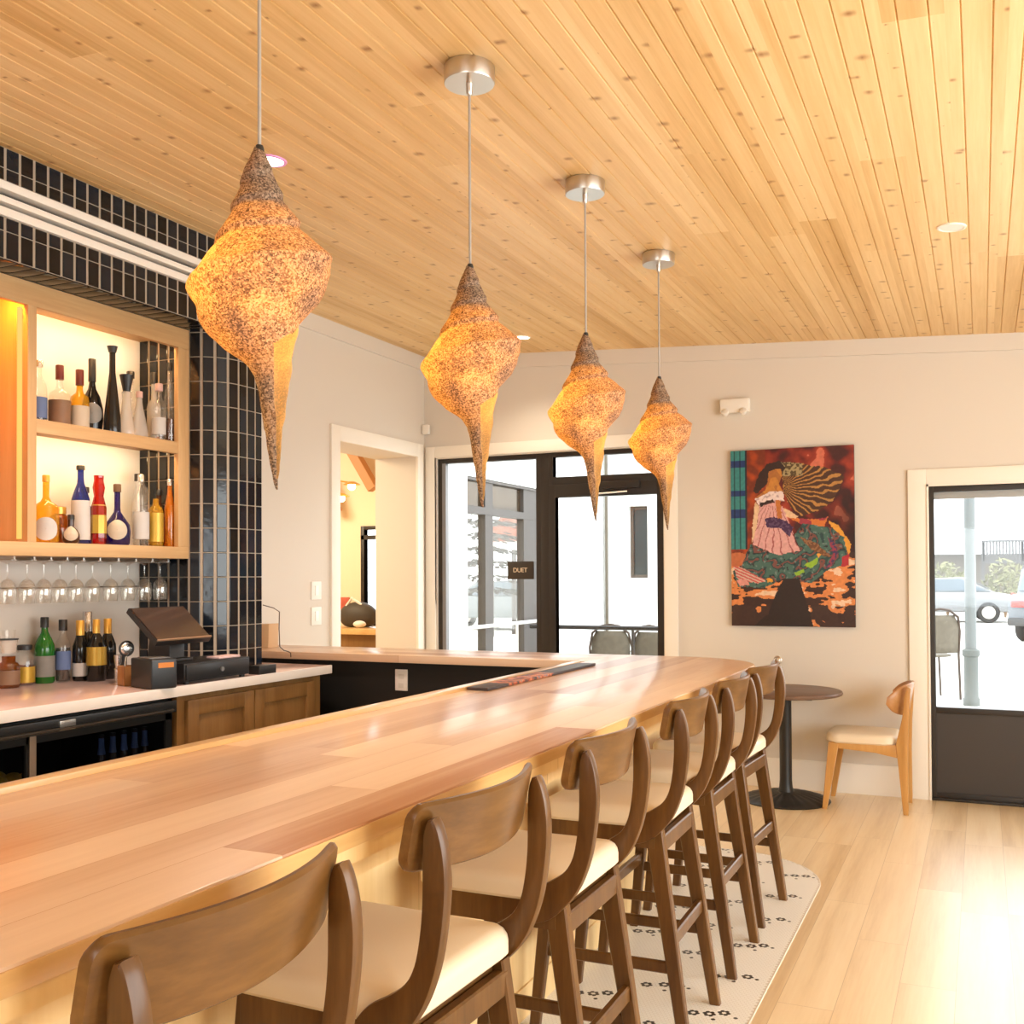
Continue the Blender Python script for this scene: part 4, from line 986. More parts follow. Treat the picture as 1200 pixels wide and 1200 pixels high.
bottle('tall', -3.888, 4.178, LOZ, .355, .029, mg_orange, mc_silver, None, lab='slim orange bottle at the right end of the lower lit shelf', group=gL)
# counter
CZ = 1.0005
bottle('jar', -4.06, 3.335, CZ, .16, .047, mg_amber, None, ml_brown, (.1, .5), lab='reddish brown bottle with cups stacked on top at the counter left edge', group=gC)
t = empty('measuring_cup', (-4.06, 3.335, CZ+.1585), 0, 'clear cup with dark collar standing on the brown jar at the left edge', 'cup')
mb = MB(); mb.lathe([(.001, 0), (.032, 0), (.038, .06), (.001, .06)], seg=20, cap=False); mb.build('cup', mg_frost, t, world=False)
mb = MB(); mb.lathe([(.001, .06), (.042, .06), (.042, .066), (.001, .066)], seg=20); mb.build('collar', mc_black, t, world=False)
mb = MB(); mb.lathe([(.001, .066), (.026, .066), (.030, .105), (.001, .105)], seg=20); mb.build('pourer', mg_clear, t, world=False)
bottle('jar', -4.10, 3.455, CZ, .205, .045, mg_clear, mc_black, ml_gold, (.06, .42), lab='short clear jar with black lid and gold label left of the green bottle', group=gC, cap_h=.10, cap_r=.034, liquid=(mg_amber, .45))
bottle('tall', -4.085, 3.555, CZ, .311, .046, mg_green, mc_black, ml_grey, (.10, .42), lab='green bottle with black cap on the back counter', group=gC, cap_h=.15, cap_r=.019)
bottle('std', -4.05, 3.632, CZ, .297, .035, mg_clear, mc_black, ml_blue, (.2, .5), lab='clear bottle with black cap and blue label right of the green bottle', group=gC, cap_h=.17, cap_r=.020, liquid=(plain('dark_liquor', (.02, .012, .01), .2), .55))
bottle('tall', -4.01, 3.70, CZ, .291, .036, mg_black, mc_gold, ml_white, (.08, .30), lab='dark bottle with gold capsule and small white label on the back counter', group=gC, cap_h=.24, cap_r=.020)
bottle('std', -4.06, 3.79, CZ, .33, .037, mg_black, mc_silver, None, lab='tallest dark bottle with grey neck behind the gold label bottle', group=gC, cap_h=.30, cap_r=.022)
bottle('tall', -3.93, 3.725, CZ, .296, .046, mg_black, mc_gold, ml_gold, (.26, .56), lab='black bottle with wide gold label on the back counter', group=gC, cap_h=.22, cap_r=.017)
bottle('tall', -3.955, 3.82, CZ, .296, .040, mg_black, mc_gold, None, lab='black bottle with gold capsule, rightmost of the counter bottles', group=gC, cap_h=.24, cap_r=.019)
mb = MB(); mb.lathe([(.001, 0), (.022, 0), (.024, .115), (.020, .115), (.019, .01), (.001, .01)], -3.945, 3.905, 20); o = mb.build('cup', mc_black); o.location.z = CZ; tag(o, 'small black cup right of the counter bottles', 'cup')
mb = MB(); mb.lathe([(.001, 0), (.016, 0), (.019, .06), (.014, .066), (.019, .128), (.017, .128), (.001, .07)], -3.80, 3.735, 20); o = mb.build('jigger', mc_silver); o.location.z = CZ; tag(o, 'tall steel jigger left of the wooden tool box', 'jigger')
m_bx = wood('caddy_wood', (.25, .10, .03), (.36, .16, .05), (.45, .22, .08), 'z', 14, .1, across='y')
tc_ = empty('tool_caddy', (-3.62, 3.62, CZ), R(-20), 'small brown wooden box on the counter left of the till', 'box')
mb = MB(); s_ = .036; hh = .092
for a in ((-s_, s_, -s_, -s_+.006), (-s_, s_, s_-.006, s_), (-s_, -s_+.006, -s_, s_), (s_-.006, s_, -s_, s_)): mb.box(*a, 0, hh, .001)
mb.box(-s_, s_, -s_, s_, 0, .006); mb.build('body', m_bx, tc_, world=False)
st = empty('strainer', (-3.635, 3.625, CZ+.008), R(-20), 'round steel strainer standing in the wooden box', 'bar tool')
mb = MB(); mb.tube([(0, -.01, 0), (0, -.005, .10), (0, 0, .128)], .005, 8); mb.build('handle', mc_silver, st, world=False)
mb = MB(); mb.tube([(0, .034*math.cos(a), .162+.034*math.sin(a)) for a in [2*PI*k/28 for k in range(29)]], .004, 8); mb.build('rim', m_dsteel, st, world=False)
mb = MB(); mb.sphere((0, 0, .162), .031, (.4, 1, 1), 3); mb.build('bowl', mc_silver, st, world=False)
# till: receipt printer, cash drawer, touch screen
m_pos = plain('pos_black', (.014, .013, .013), .38); m_scr = plain('pos_screen', (.055, .035, .027), .12, spec=.7)
rp = empty('receipt_printer', (-3.445, 3.600, CZ), R(-19), 'black receipt printer with orange sticker at the front of the till', 'printer')
mb = MB(); mb.box(-.10, .10, -.062, .062, 0, .135, .010, seg=3); mb.build('body', m_pos, rp, world=False)
mb = MB(); mb.box(-.055, .06, -.05, .05, .134, .139, .002); mb.build('lid', plain('printer_lid', (.16, .15, .14), .25), rp, world=False)
mb = MB(); mb.box(.0995, .1012, -.030, .045, .095, .118, 0); mb.build('sticker', plain('sticker_orange', (.62, .20, .02), .5), rp, world=False)
cd = empty('cash_drawer', (-3.50, 3.96, CZ), 0, 'long low black cash drawer on the back counter beside the printer', 'cash drawer')
mb = MB(); mb.box(-.135, .12, -.235, .235, .012, .100, .006); mb.build('body', m_pos, cd, world=False)
mb = MB(); mb.box(.118, .127, -.225, .225, .02, .092, .003); dr = mb.build('drawer', plain('drawer_black', (.02, .02, .021), .3), cd, world=False)
mb = MB(); mb.lathe([(.001, 0), (.011, 0), (.011, .006), (.001, .006)], seg=16); l_ = mb.build('lock', m_steel, dr, world=False); l_.location = (.127, .02, .055); l_.rotation_euler = (0, PI/2, 0)
for a, b_ in ((-.11, -.2), (.1, -.2), (-.11, .2), (.1, .2)):
    mb = MB(); mb.lathe([(.001, 0), (.014, 0), (.014, .013), (.001, .013)], a, b_, 12); mb.build('foot', mc_black, cd, world=False)
mb = MB(); mb.box(-3.48, -3.40, 3.99, 4.15, CZ+.1005, CZ+.112, .004); o = mb.build('receipt_stack', plain('pinkish_paper', (.70, .50, .48), .7)); tag(o, 'pinkish stack of slips lying on the cash drawer', 'paper')
ts = empty('touch_screen', (-3.56, 3.79, CZ+.1005), 0, 'tilted dark touch screen of the till on its stand', 'screen')
mb = MB(); mb.box(-3.66, -3.46, 3.745, 3.875, CZ+.1005, CZ+.118, .006); mb.build('stand_base', m_pos, ts)
mb = MB(); mb.prism([(-3.64, CZ+.115), (-3.50, CZ+.115), (-3.50, CZ+.20), (-3.56, CZ+.27), (-3.62, CZ+.25)], 'y', 3.76, 3.86, bev=.006); mb.build('stand', m_pos, ts)
p00, p10, p01 = Vector((-3.62, 3.625, 1.362)), Vector((-3.62, 3.985, 1.362)), Vector((-3.42, 3.60, 1.212)); nrm = (p10-p00).cross(p01-p00).normalized(); nrm = nrm if nrm.z > 0 else -nrm
def slab(mb, a, b_, c, n_, t0, t1):
    d = b_+c-a; mb.loft([[v+n_*t0 for v in (a, b_, d, c)], [v+n_*t1 for v in (a, b_, d, c)]]); return mb
slab(MB(), p00, p10, p01, nrm, -.030, -.004).build('housing', m_pos, ts)
e1 = (p10-p00)*.02; e2 = (p01-p00)*.03
slab(MB(), p00+e1+e2, p10-e1+e2, p01+e1-e2, nrm, -.0035, 0).build('glass', m_scr, ts)
slab(MB(), p01-(p01-p00)*.03, p01-(p01-p00)*.03+(p10-p00), p01, nrm, -.006, .004).build('lower_bezel', plain('bezel_tan', (.28, .17, .10), .4), ts)
mb = MB(); mb.box(-3.44, -3.37, 4.26, 4.40, CZ, CZ+.045, .004); o = mb.build('card_reader', m_pos); tag(o, 'small black card reader on the counter by the tiled corner', 'card reader')
# tan bag and cables at the wall end of the bar return
mb = MB(); mb.prism([(-4.15, 1.0605), (-4.045, 1.0605), (-4.04, 1.21), (-4.155, 1.205)], 'y', 5.2, 5.3, bev=.004); o = mb.build('paper_bag', plain('kraft_paper', (.62, .40, .22), .7)); tag(o, 'small tan paper bag on the bar return beside the tiled corner', 'bag')
mb = MB(); mb.tube([(-3.66, 4.66, 1.345), (-3.68, 4.78, 1.325), (-3.70, 4.86, 1.30), (-3.71, 4.87, 1.20), (-3.69, 4.85, 1.10), (-3.70, 4.90, 1.075), (-3.70, 4.945, 1.064), (-3.70, 4.966, 1.055), (-3.70, 4.968, 1.03)], .003, 6); o = mb.build('cable', plain('cable_brown', (.09, .05, .03), .5)); tag(o, 'thin brown cable looping from the tiled corner to the bar return', 'cable')
# hanging stemware
rk = empty('glass_rack', (-3.98, 3.7, 1.56), 0, 'steel rail rack under the lit cabinet holding upside-down stem glasses', 'rack')
m_rail = plain('rail_chrome', (.55, .52, .48), .25, metal=.9)
ys_ = [3.179, 3.261, 3.366, 3.458, 3.55, 3.646, 3.746, 3.863, 3.978, 4.092, 4.205]
for y in ys_[1:]:
    y2 = y-.045
    mb = MB(); mb.box(-4.14, -3.88, y2-.004, y2+.004, 1.585, 1.600); mb.box(-4.14, -3.88, y2-.014, y2+.014, 1.580, 1.585, .001); mb.build('rail', m_rail, rk)
mg_stem = glass('stemware_glass', (.975, .97, .955), .16, .05, (.85, .80, .72))
def stem_glass():
    t = empty('wine_glass')
    mb = MB(); mb.lathe([(.001, 0), (.034, 0), (.035, -.002), (.012, -.008), (.0042, -.016), (.0038, -.070), (.006, -.080)], seg=20, cap=False); mb.build('stem', mg_stem, t, world=False)
    mb = MB(); mb.lathe([(.006, -.080), (.020, -.088), (.033, -.105), (.038, -.130), (.037, -.160), (.033, -.195), (.032, -.195), (.036, -.160), (.037, -.130), (.032, -.107), (.019, -.090), (.001, -.084)], seg=20, cap=False); mb.build('bowl', mg_stem, t, world=False)
    return t
sg0 = None; ORD = ['leftmost, cut by the frame edge', 'second', 'third', 'fourth', 'fifth', 'sixth', 'seventh', 'eighth', 'ninth', 'tenth']
for i, y in enumerate(ys_[1:]):
    o = stem_glass() if i == 0 else copy_tree(sg0)
    if i == 0: sg0 = o
    o.location = (-3.98, y, 1.5795); tag(o, ('first' if i == 0 else ORD[i])+' clear stem glass from the left in the hanging row', 'wine glass', 'stem glasses hanging under the cabinet')
mb = MB(); mb.tube([(-4.155, 3.2, 1.455), (-4.155, 4.245, 1.455)], .004, 8); 
for y in (3.25, 4.2): mb.tube([(-4.169, y, 1.455), (-4.155, y, 1.455)], .004, 6)
o = mb.build('wall_rail', m_rail); tag(o, 'thin metal rail along the white wall behind the hanging glasses', 'rail')
# things behind the cooler glass
for k, y in enumerate((3.365, 3.43, 3.495, 3.56, 3.622)):
    bottle('tall', -3.52, y, .511, .30, .026, mg_brown, mc_black, ml_blue, (.72, .96), lab=['leftmost', 'second', 'middle', 'fourth', 'rightmost'][k]+' blue-topped bottle behind the cooler glass', group='blue-topped bottles in the cooler', cap_h=.02)
cbx = empty('ice_bin', (-3.56, 2.90, .511), 0, 'grey bin holding yellow lemons behind the cooler glass at lower left', 'bin')
mb = MB()
for a in ((-.10, .10, -.13, -.122), (-.10, .10, .122, .13), (-.10, -.092, -.13, .13), (.092, .10, -.13, .13)): mb.box(*a, 0, .17, .002)
mb.box(-.1, .1, -.13, .13, 0, .008); mb.build('body', plain('bin_grey', (.16, .15, .14), .5, var=.3, bscale=60), cbx, world=False)
m_lem = plain('lemon', (.80, .46, .03), .45)
for k, (dx, dy, dz) in enumerate(((.05, -.06, .155), (.055, .0, .16), (.0, -.03, .165), (.05, .065, .15))):
    mb = MB(); mb.sphere((0, 0, 0), .032, (1, 1.25, .95), 2); o = mb.build('lemon', m_lem); o.location = (-3.56+dx, 2.90+dy, .511+dz); tag(o, 'yellow lemon in the grey bin behind the cooler glass', 'lemon', 'lemons in the cooler bin')

# ---------------------------------------------------------------- the next room seen through the opening
m_w2 = plain('annex_paint', (.82, .70, .54), .75)
RX0, RX1, RY0, RY1, RZ = -8.0, WB, 5.0, 8.1, 2.95
wx0, wx1, wz0, wz1 = -5.235, -4.75, 1.05, 1.97
mb = MB(); mb.box(RX0, wx0, RY1, RY1+.1, 0, RZ); mb.box(wx1, RX1+.25, RY1, RY1+.1, 0, RZ); mb.box(wx0, wx1, RY1, RY1+.1, 0, wz0); mb.box(wx0, wx1, RY1, RY1+.1, wz1, RZ)
mb.box(RX1-.0, RX1+.25, D+.16, RY1, 0, RZ); mb.box(RX0-.1, RX0, RY0, RY1, 0, RZ); mb.box(RX0, RX1, RY0-.1, RY0, 0, RZ); struct('wall_annex', mb, m_w2)
mb = MB(); mb.box(RX0, RX1, RY0, RY1, RZ, RZ+.1); struct('ceiling_annex', mb, m_w2)
mb = MB(); mb.box(RX0, RX1, RY0, RY1, -.1, 0); struct('floor_annex', mb, m_floor)
w3 = empty('window_3', (-5.0, RY1+.03, wz0), 0, kind='structure')
mb = MB(); frame_rect(mb, wx0, wx1, wz0, wz1, .035, RY1-.01, RY1+.06); mb.box(wx0, wx1, RY1-.01, RY1+.05, 1.845, 1.885); mb.build('frame', m_frame, w3)
mb = MB(); mb.box(wx0+.035, wx1-.035, RY1+.02, RY1+.026, wz0, wz1); mb.build('pane', m_pane, w3)
area('annex_lamp', (-6.0, 6.3, 2.85), (.25, .35, -1), 1.2, 1.2, 120, (1, .82, .56))
m_beam = plain('beam_orange_wood', (.50, .22, .07), .5)
for p, q in (((-5.56, 7.96, 2.42), (-5.43, 7.98, 2.10)), ((-5.28, 7.96, 2.72), (-5.02, 7.98, 2.30))):
    mb = MB(); mb.beam(p, q, .09, .09, .09, .09); o = mb.build('trim_beam', m_beam); o['kind'] = 'structure'
ch = empty('chandelier', (-5.03, 7.35, 2.3), 0, 'golden cluster chandelier seen through the opening in the left wall', 'chandelier')
mb = MB(); mb.tube([(-5.03, 7.35, 2.33), (-5.03, 7.35, 2.949)], .006, 6); mb.build('rod', m_steel, ch)
mg_ = emitter('chandelier_bulb', (1, .75, .35), 14)
for k, (dx, dy, dz) in enumerate(((-.16, 0, -.09), (-.03, -.05, .0), (.08, 0, -.10), (.16, .04, .0), (-.05, .1, -.11))):
    mb = MB(); mb.tube([(-5.03, 7.35, 2.33), (-5.03+dx, 7.35+dy, 2.30+dz)], .006, 6); arm = mb.build('arm', mc_gold, ch)
    mb = MB(); mb.sphere((-5.03+dx, 7.35+dy, 2.27+dz), .035, (1, 1, 1), 2); mb.build('bulb', mg_, arm)
    mb = MB(); mb.lathe([(.001, 2.31+dz), (.03, 2.31+dz), (.075, 2.285+dz), (.072, 2.283+dz), (.028, 2.305+dz)], -5.03+dx, 7.35+dy, 16, cap=False); mb.build('shade', mc_gold, arm)
sc_ = empty('service_counter', (-5.2, 7.75, 0), 0, 'wooden service counter in the next room below its window', 'counter')
mb = MB(); mb.box(-6.6, RX1-.02, 7.55, RY1-.003, 1.0, 1.05, .004); mb.build('top', m_lip, sc_)
mb = MB(); mb.box(-6.55, RX1-.02, 7.60, RY1-.003, 0, 1.0); mb.build('body', m_cabw_y, sc_)
bgm = empty('duffel_bag', (-5.13, 7.86, 1.05), 0, 'dark rounded bag on the service counter in the next room', 'bag')
mb = MB(); mb.sphere((-5.10, 7.84, 1.15), .17, (1.15, .6, .75), 3)
for v_ in mb.bm.verts: v_.co.z = max(v_.co.z, 1.0505)
mb.build('body', plain('bag_dark', (.05, .04, .03), .6, var=.4, bscale=30), bgm)
mb = MB(); mb.tube([(-5.2, 7.80, 1.24), (-5.13, 7.78, 1.31), (-5.04, 7.80, 1.25)], .012, 8); mb.build('handle', m_white, bgm)
mb = MB(); mb.sphere((-4.97, 7.66, 1.085), .05, (1.3, .8, .65), 2); o = mb.build('folded_napkins', m_white); tag(o, 'bundle of white napkins beside the dark bag in the next room', 'napkins')
mb = MB(); mb.box(-5.455, -5.36, RY1-.02, RY1-.003, 1.12, 1.31, .003); o = mb.build('small_poster', plain('poster_red', (.50, .10, .06), .6, var=.6, bscale=90)); tag(o, 'small red and cream poster on the next room wall left of its window', 'poster')

# ---------------------------------------------------------------- outside
m_conc = plain('concrete', (.62, .61, .58), .9, var=.06, bscale=30); m_stucco = plain('white_stucco', (.86, .86, .84), .85)
mb = MB(); mb.box(-60, 40, D+.19, 90, -.25, -.05); struct('ground_outside', mb, m_conc)
mb = MB(); mb.box(-4.42, -4.18, D+.16, 8.20, -.05, 3.6); mb.box(-4.42, -4.30, 8.20, 12.2, 2.43, 3.6); mb.box(-4.42, -4.30, 10.62, 12.2, -.05, 2.43); struct('wall_wing', mb, m_stucco)
w4 = empty('window_4', (-4.34, 9.4, 0), 0, kind='structure'); m_al = plain('aluminium_grey', (.075, .066, .062), .5)
mb = MB(); 
for a, b_ in ((8.20, 8.24), (8.85, 9.02), (9.76, 10.62)): mb.box(-4.40, -4.32, a, b_, -.05, 2.43)
mb.box(-4.405, -4.315, 8.2, 10.61, 2.09, 2.16); mb.box(-4.41, -4.305, 8.2, 10.61, 2.40, 2.425); mb.build('frame', m_al, w4)
m_pane2 = glass('wing_glass', (.93, .92, .90), .12)
mb = MB(); mb.box(-4.365, -4.359, 8.24, 9.76, -.05, 2.09); mb.build('pane', m_pane2, w4)
m_trans = glass('transom_glass', (.40, .34, .28), .15, .5, (.07, .045, .025)); mb = MB(); mb.box(-4.365, -4.359, 8.24, 9.76, 2.16, 2.40); mb.build('transom_pane', m_trans, w4)  # brown reflection put into the glass tint and body colour
hr = empty('handrail', (-4.2, 9.3, -.05), 0, 'pale grey handrail along the glazed wing outside the storefront', 'handrail')
mb = MB(); mb.tube([(-4.24, 8.22, 1.03), (-4.24, 10.55, 1.03)], .018, 10); mb.build('rail', plain('rail_pale', (.72, .72, .70), .4), hr)
for y in (8.3, 9.4, 10.5):
    mb = MB(); mb.tube([(-4.24, y, -.05), (-4.24, y, 1.02)], .014, 8); mb.build('post', bpy.data.materials['rail_pale'], hr)
mb = MB(); fx0, fx1, fz0, fz1 = -3.985, -3.735, 1.47, 2.36
FY = 12.2
mb.box(-4.42, fx0, FY, FY+.3, -.05, 3.9); mb.box(fx1, -2.2, FY, FY+.3, -.05, 3.9); mb.box(fx0, fx1, FY, FY+.3, -.05, fz0); mb.box(fx0, fx1, FY, FY+.3, fz1, 3.9); struct('wall_outside', mb, m_stucco)
w5 = empty('window_5', (-3.86, FY+.1, fz0), 0, kind='structure')
mb = MB(); frame_rect(mb, fx0, fx1, fz0, fz1, .04, FY+.10, FY+.16); mb.build('frame', plain('win_tan', (.10, .075, .055), .5), w5)
mb = MB(); mb.box(fx0+.04, fx1-.04, FY+.12, FY+.13, fz0, fz1); mb.build('pane', plain('win_dark_glass', (.03, .04, .04), .5), w5)
mb = MB(); mb.box(-4.275, -4.245, FY-.04, FY-.005, -.05, 3.3, .005); o = mb.build('downpipe', plain('pipe_cream', (.13, .105, .075), .5)); tag(o, 'cream downpipe on the white building outside the storefront door', 'downpipe')
gr = empty('guard_rail', (-3.2, 9.0, -.05), 0, 'dark guard rail across the terrace outside the storefront door', 'railing')
mb = MB(); mb.tube([(-3.92, 9.0, 1.02), (-2.3, 9.0, 1.02)], .02, 10); mb.build('rail', m_frame, gr)
for x in (-3.80, -2.9, -2.32):
    mb = MB(); mb.tube([(x, 9.0, -.05), (x, 9.0, 1.01)], .014, 8); mb.build('post', m_frame, gr)
# woven bistro chairs
m_rat = plain('rattan', (.13, .11, .08), .7, bump=.6, bscale=220, var=.4); m_ratf = plain('rattan_frame', (.05, .03, .02), .5)
def bistro():
    t = empty('bistro_chair'); mb = MB(); mb.lathe([(.001, .44), (.20, .44), (.21, .45), (.20, .462), (.001, .462)], seg=24); mb.build('seat', m_rat, t, world=False)
    arch = [(-.23, .18, 0), (-.225, .16, .46), (-.235, .17, .70), (-.20, .20, .85), (-.10, .22, .92), (0, .225, .935), (.10, .22, .92), (.20, .20, .85), (.235, .17, .70), (.225, .16, .46), (.23, .18, 0)]
    mb = MB(); mb.tube(arch, .013, 8); mb.build('back_frame', m_ratf, t, world=False)
    b = []
    for k in range(7):
        z = .48+.065*k; hw = .215*(1-max(0, (z-.72)/.30)**2)
        b.append([Vector((hw*u, .165+.03*(z-.46)/.4+.03*(1-u*u), z)) for u in (-1, -.6, -.2, .2, .6, 1)])
    mb = MB(); mb.loft([r_ for r_ in b], cap=False, closed=False); o = mb.build('back_weave', m_rat, t, world=False); o.modifiers.new('t', 'SOLIDIFY').thickness = .012
    for sx in (-1, 1):
        mb = MB(); mb.tube([(sx*.17, -.14, .44), (sx*.22, -.20, 0)], .012, 8); mb.build('leg', m_ratf, t, world=False)
        mb = MB(); mb.tube([(sx*.225, .16, .66), (sx*.25, -.05, .64), (sx*.20, -.16, .46)], .012, 8); mb.build('arm', m_ratf, t, world=False)
    return t
b0 = bistro(); b0.location = (-3.78, 11.0, -.05); b0.scale = (1, 1, 1.08); b0.rotation_euler = (0, 0, PI+.2); tag(b0, 'left woven bistro chair behind the guard rail outside', 'chair', 'woven bistro chairs on the terrace')
b1 = copy_tree(b0); b1.location = (-3.20, 10.9, -.05); b1.rotation_euler = (0, 0, PI-.25); tag(b1, 'right woven bistro chair behind the guard rail outside')
b2 = copy_tree(b0); b2.location = (-.60, 13.9, -.05); b2.rotation_euler = (0, 0, R(-150)); b2.scale = (1.2, 1.2, 1.2); tag(b2, 'woven bistro chair at the left edge of the right door glass')
# pole outside the right door
po = empty('utility_pole', (-.125, 13.3, -.05), 0, 'pale grey metal pole with thicker base outside the right door', 'pole'); m_pole = plain('pole_grey', (.135, .15, .15), .45)
mb = MB(); mb.lathe([(.001, .6), (.063, .6), (.060, 3.6), (.001, 3.6)], -.125, 13.3, 24); mb.build('shaft', m_pole, po)
mb = MB(); mb.lathe([(.001, -.05), (.095, -.05), (.095, .03), (.080, .05), (.080, .52), (.098, .54), (.098, .60), (.07, .62), (.001, .62)], -.125, 13.3, 24); mb.build('base_sleeve', plain('sleeve_grey', (.10, .112, .105), .5), po)
# cars
def car(name, loc, rz, paint_c, lab, glass_c=(.10, .13, .16), suv=False):
    t = empty(name, loc, rz, lab, 'car'); L2 = 2.2; hh = .12 if suv else 0
    body = [(-2.2, .35), (-2.22, .75), (-2.05, .93+hh), (-1.15, .98+hh), (1.5, .98+hh), (2.0, .90+hh), (2.2, .72), (2.2, .35)] if not suv else [(-2.2, .38), (-2.22, .85), (-2.05, 1.0), (-1.1, 1.08), (2.02, 1.08), (2.18, .95), (2.22, .40)]
    cabn = [(-1.25, .96), (-.55, 1.40), (.65, 1.44), (1.55, .98)] if not suv else [(-1.2, 1.05), (-.5, 1.62), (1.75, 1.66), (2.05, 1.05)]
    mp = plain(name+'_paint', paint_c, .25, coat=.5); mgl = plain('car_glass', glass_c, .08); mt = plain('tyre', (.02, .02, .02), .7)
    mb = MB(); mb.prism(body, 'y', -.88, .88, bev=.07); mb.prism(cabn, 'y', -.74, .74, bev=.06); mb.build('body', mp, t, world=False)
    sc2 = lambda pts, k: [((x_-cabx)*k+cabx, (z_-cabz)*k+cabz) for x_, z_ in pts]
    cabx = sum(p[0] for p in cabn)/4; cabz = sum(p[1] for p in cabn)/4
    for s in (-1, 1):
        mb = MB(); mb.prism(sc2(cabn, .84), 'y', s*.735, s*.755); mb.build('side_window', mgl, t, world=False)
    a, b_ = cabn[2], cabn[3]; mb = MB(); dx, dz = b_[0]-a[0], b_[1]-a[1]
    mb.loft([[Vector((a[0]+dx*f+.02, y, a[1]+dz*f+.02)) for f, y in ((.1, -.62), (.1, .62), (.85, .68), (.85, -.68))], [Vector((a[0]+dx*f+.03, y, a[1]+dz*f+.03)) for f, y in ((.1, -.62), (.1, .62), (.85, .68), (.85, -.68))]]); mb.build('rear_window', mgl, t, world=False)
    for x in (-1.38, 1.38):
        for s in (-1, 1):
            mb = MB(); mb.lathe([(.001, -.11), (.30, -.11), (.33, -.07), (.33, .07), (.30, .11), (.001, .11)], seg=28); wl = mb.build('wheel', mt, t, world=False); wl.location = (x, s*.80, .33); wl.rotation_euler = (PI/2, 0, 0)
            mb = MB(); mb.lathe([(.001, -.115), (.2, -.115), (.2, .115), (.001, .115)], seg=20); mb.build('rim', m_steel, wl, world=False)
    for s in (-1, 1):
        mb = MB(); mb.box(2.17, 2.235, s*.62-.16, s*.62+.16, .80, .93, .02); mb.build('tail_light', plain('tail_red', (.55, .05, .04), .3), t, world=False)
    mb = MB(); mb.box(2.19, 2.24, -.28, .28, .66, .80, .01); mb.build('number_plate', m_white, t, world=False)
    mb = MB(); mb.box(2.15, 2.27, -.86, .86, .38, .56, .04); mb.build('bumper', plain('bumper_grey', (.06, .06, .06), .5), t, world=False)
    return t
car('white_car', (-1.25, 36.5, -.05), R(4), (.17, .175, .18), 'long white car parked far off, left of and behind the pole')
car('parked_car', (2.15, 27.5, -.05), R(-112), (.13, .145, .16), 'pale grey car seen from behind at the right edge of the door glass', suv=True)
car('parked_car', (-12.9, 27.5, -.05), R(8), (.13, .15, .16), 'pale car standing in for a reflection in the wing glazing, below the sign')  # placed behind the wing glazing instead of being mirrored in it
# far house, fence, shrubs
hs = empty('far_house', (-1, 47, -.05), 0, 'white house with a broad pale roof beyond the parked cars', 'house')
mb = MB(); mb.box(-9, 9, 46, 54, -.05, 2.35); mb.build('wall', plain('house_wall', (.115, .095, .08), .8, var=.15, bscale=30), hs)
mb = MB(); mb.prism([(45.2, 2.3), (45.2, 2.45), (50, 5.4), (54.8, 2.45), (54.8, 2.3)], 'x', -9.6, 9.6); mb.build('roof', plain('house_roof', (.80, .82, .84), .6), hs)
fn = empty('slat_fence', (2, 43, -.05), 0, 'grey vertical slat balcony fence on the far house at right', 'fence')
mb = MB()
for k in range(36): mb.box(.05+.11*k, .05+.11*k+.07, 43, 43.04, 1.98, 2.72)
mb.build('slats', plain('fence_grey', (.085, .082, .085), .7), fn)
mb = MB(); mb.box(0, 4.1, 42.95, 43.08, 2.70, 2.78); mb.box(0, 4.1, 42.95, 43.08, 1.9, 1.98); mb.build('rails', bpy.data.materials['fence_grey'], fn)
for x in (0, 1.35, 2.7, 4.0):
    mb = MB(); mb.box(x, x+.1, 43.0, 43.1, -.05, 2.75); mb.build('post', bpy.data.materials['fence_grey'], fn)
m_leaf = plain('shrub_leaf', (.08, .10, .035), .7, var=.4, bscale=30)
def shrub(name, x, y, z, r, h, lab, n=420, mat_=m_leaf, seed=1):
    rng = random.Random(seed); t = empty(name, (x, y, z), 0, lab, 'shrub'); b = bmesh.new()
    for k in range(n):
        th, ph = rng.random()*2*PI, math.acos(rng.uniform(-.6, 1)); q = rng.random()**.4
        c = Vector((r*q*math.sin(ph)*math.cos(th), r*q*math.sin(ph)*math.sin(th), h*.5+h*.5*q*math.cos(ph))); s = rng.uniform(.06, .13)*r
        u = Vector((rng.gauss(0, 1), rng.gauss(0, 1), rng.gauss(0, 1))).normalized(); v = u.orthogonal().normalized(); n_ = u.cross(v)
        b.faces.new([b.verts.new(c+p) for p in (u*s*1.6, v*s*.6+n_*s*.15, -u*s*1.6, -v*s*.6+n_*s*.15)])
    mb = MB(); mb.merge(b); mb.build('foliage', mat_, t, smooth=0, world=False)
    mb = MB()
    for k in range(5): mb.tube([(0, 0, 0), (r*.3*math.cos(k*1.3), r*.3*math.sin(k*1.3), h*.6)], [.03, .012], 6)
    mb.build('stem', plain('shrub_stem', (.2, .13, .08), .8), t, world=False); return t
m_leafy = plain('shrub_leaf_yellow', (.16, .155, .07), .7, var=.3, bscale=30)
shrub('yellow_shrub', .75, 40.5, -.05, .75, 2.1, 'yellow-green shrub below the slat fence right of the pole', 420, m_leafy, 2)
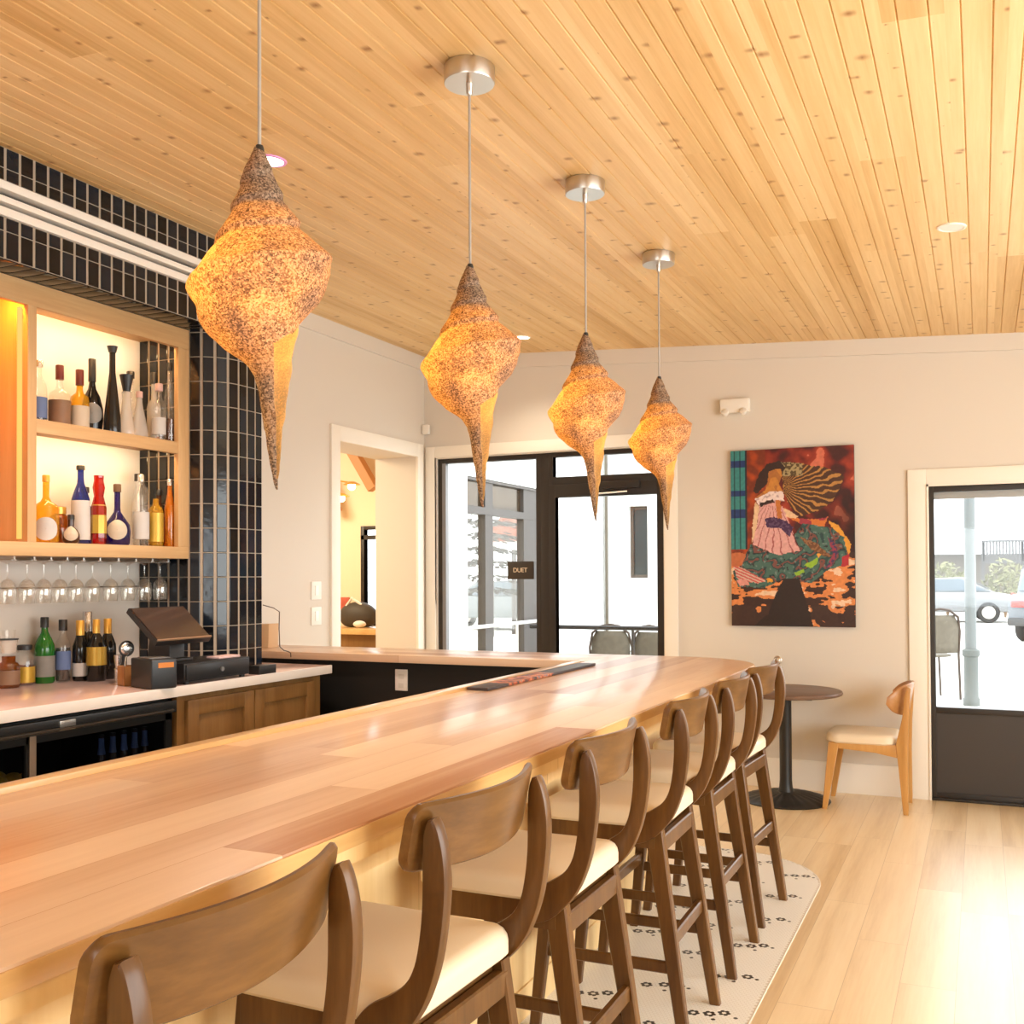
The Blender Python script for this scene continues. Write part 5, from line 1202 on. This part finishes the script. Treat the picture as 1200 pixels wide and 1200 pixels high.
shrub('pale_shrub', -1.15, 41, -.05, .9, 2.0, 'pale green shrub left of the pole, above the long white car', 420, m_leafy, 3)
shrub('green_shrub', -11.6, 31, -.05, .8, 1.75, 'bright green shrub behind the car under the sign', 300, plain('leaf_bright', (.10, .15, .02), .7), 4)
# layered tree and orange gable put behind the wing glazing in place of its reflections
tr_ = empty('layered_tree', (-9.0, 18.2, -.05), 0, 'tree with flat dark layered boughs standing in for a reflection in the wing glazing', 'tree')
mb = MB(); mb.tube([(-9.0, 18.2, -.05), (-9.0, 18.2, 3.4)], [.06, .03], 8); mb.build('trunk', plain('bark', (.04, .03, .02), .9), tr_)
m_bough = plain('bough_dark', (.035, .028, .018), .8, var=.4, bscale=40)
rng = random.Random(5)
for k in range(7):
    z = 1.25+.27*k; b = bmesh.new(); rr_ = .95-.03*k
    for q in range(170):
        a = rng.random()*2*PI; d = rr_*rng.random()**.5; c = Vector((-9.0+d*math.cos(a), 18.2+d*math.sin(a), z-.10*(d/rr_)**2+rng.gauss(0, .02))); s = rng.uniform(.05, .10)
        u = Vector((math.cos(a), math.sin(a), -.2)); v = Vector((-math.sin(a), math.cos(a), rng.gauss(0, .3)))
        b.faces.new([b.verts.new(c+p) for p in (u*s*1.7, v*s*.6, -u*s*1.4, -v*s*.6)])
    mb = MB(); mb.merge(b); mb.build('bough', m_bough, tr_, smooth=0)
kg = empty('kiosk', (-11.0, 24, -.05), 0, 'kiosk with an orange gabled roof standing in for a reflection in the wing glazing', 'kiosk')
mb = MB(); mb.prism([(-11.6, 2.38), (-10.85, 3.15), (-10.1, 2.38)], 'y', 23.4, 25.4, bev=.01); mb.build('roof', plain('roof_orange', (.22, .045, .01), .7), kg)
mb = MB(); mb.box(-11.5, -10.2, 23.6, 25.2, 2.2, 2.39); mb.build('fascia', m_stucco, kg)
for x, y in ((-11.4, 23.7), (-10.3, 23.7), (-11.4, 25.1), (-10.3, 25.1)):
    mb = MB(); mb.box(x-.05, x+.05, y-.05, y+.05, -.05, 2.3); mb.build('post', m_al, kg)
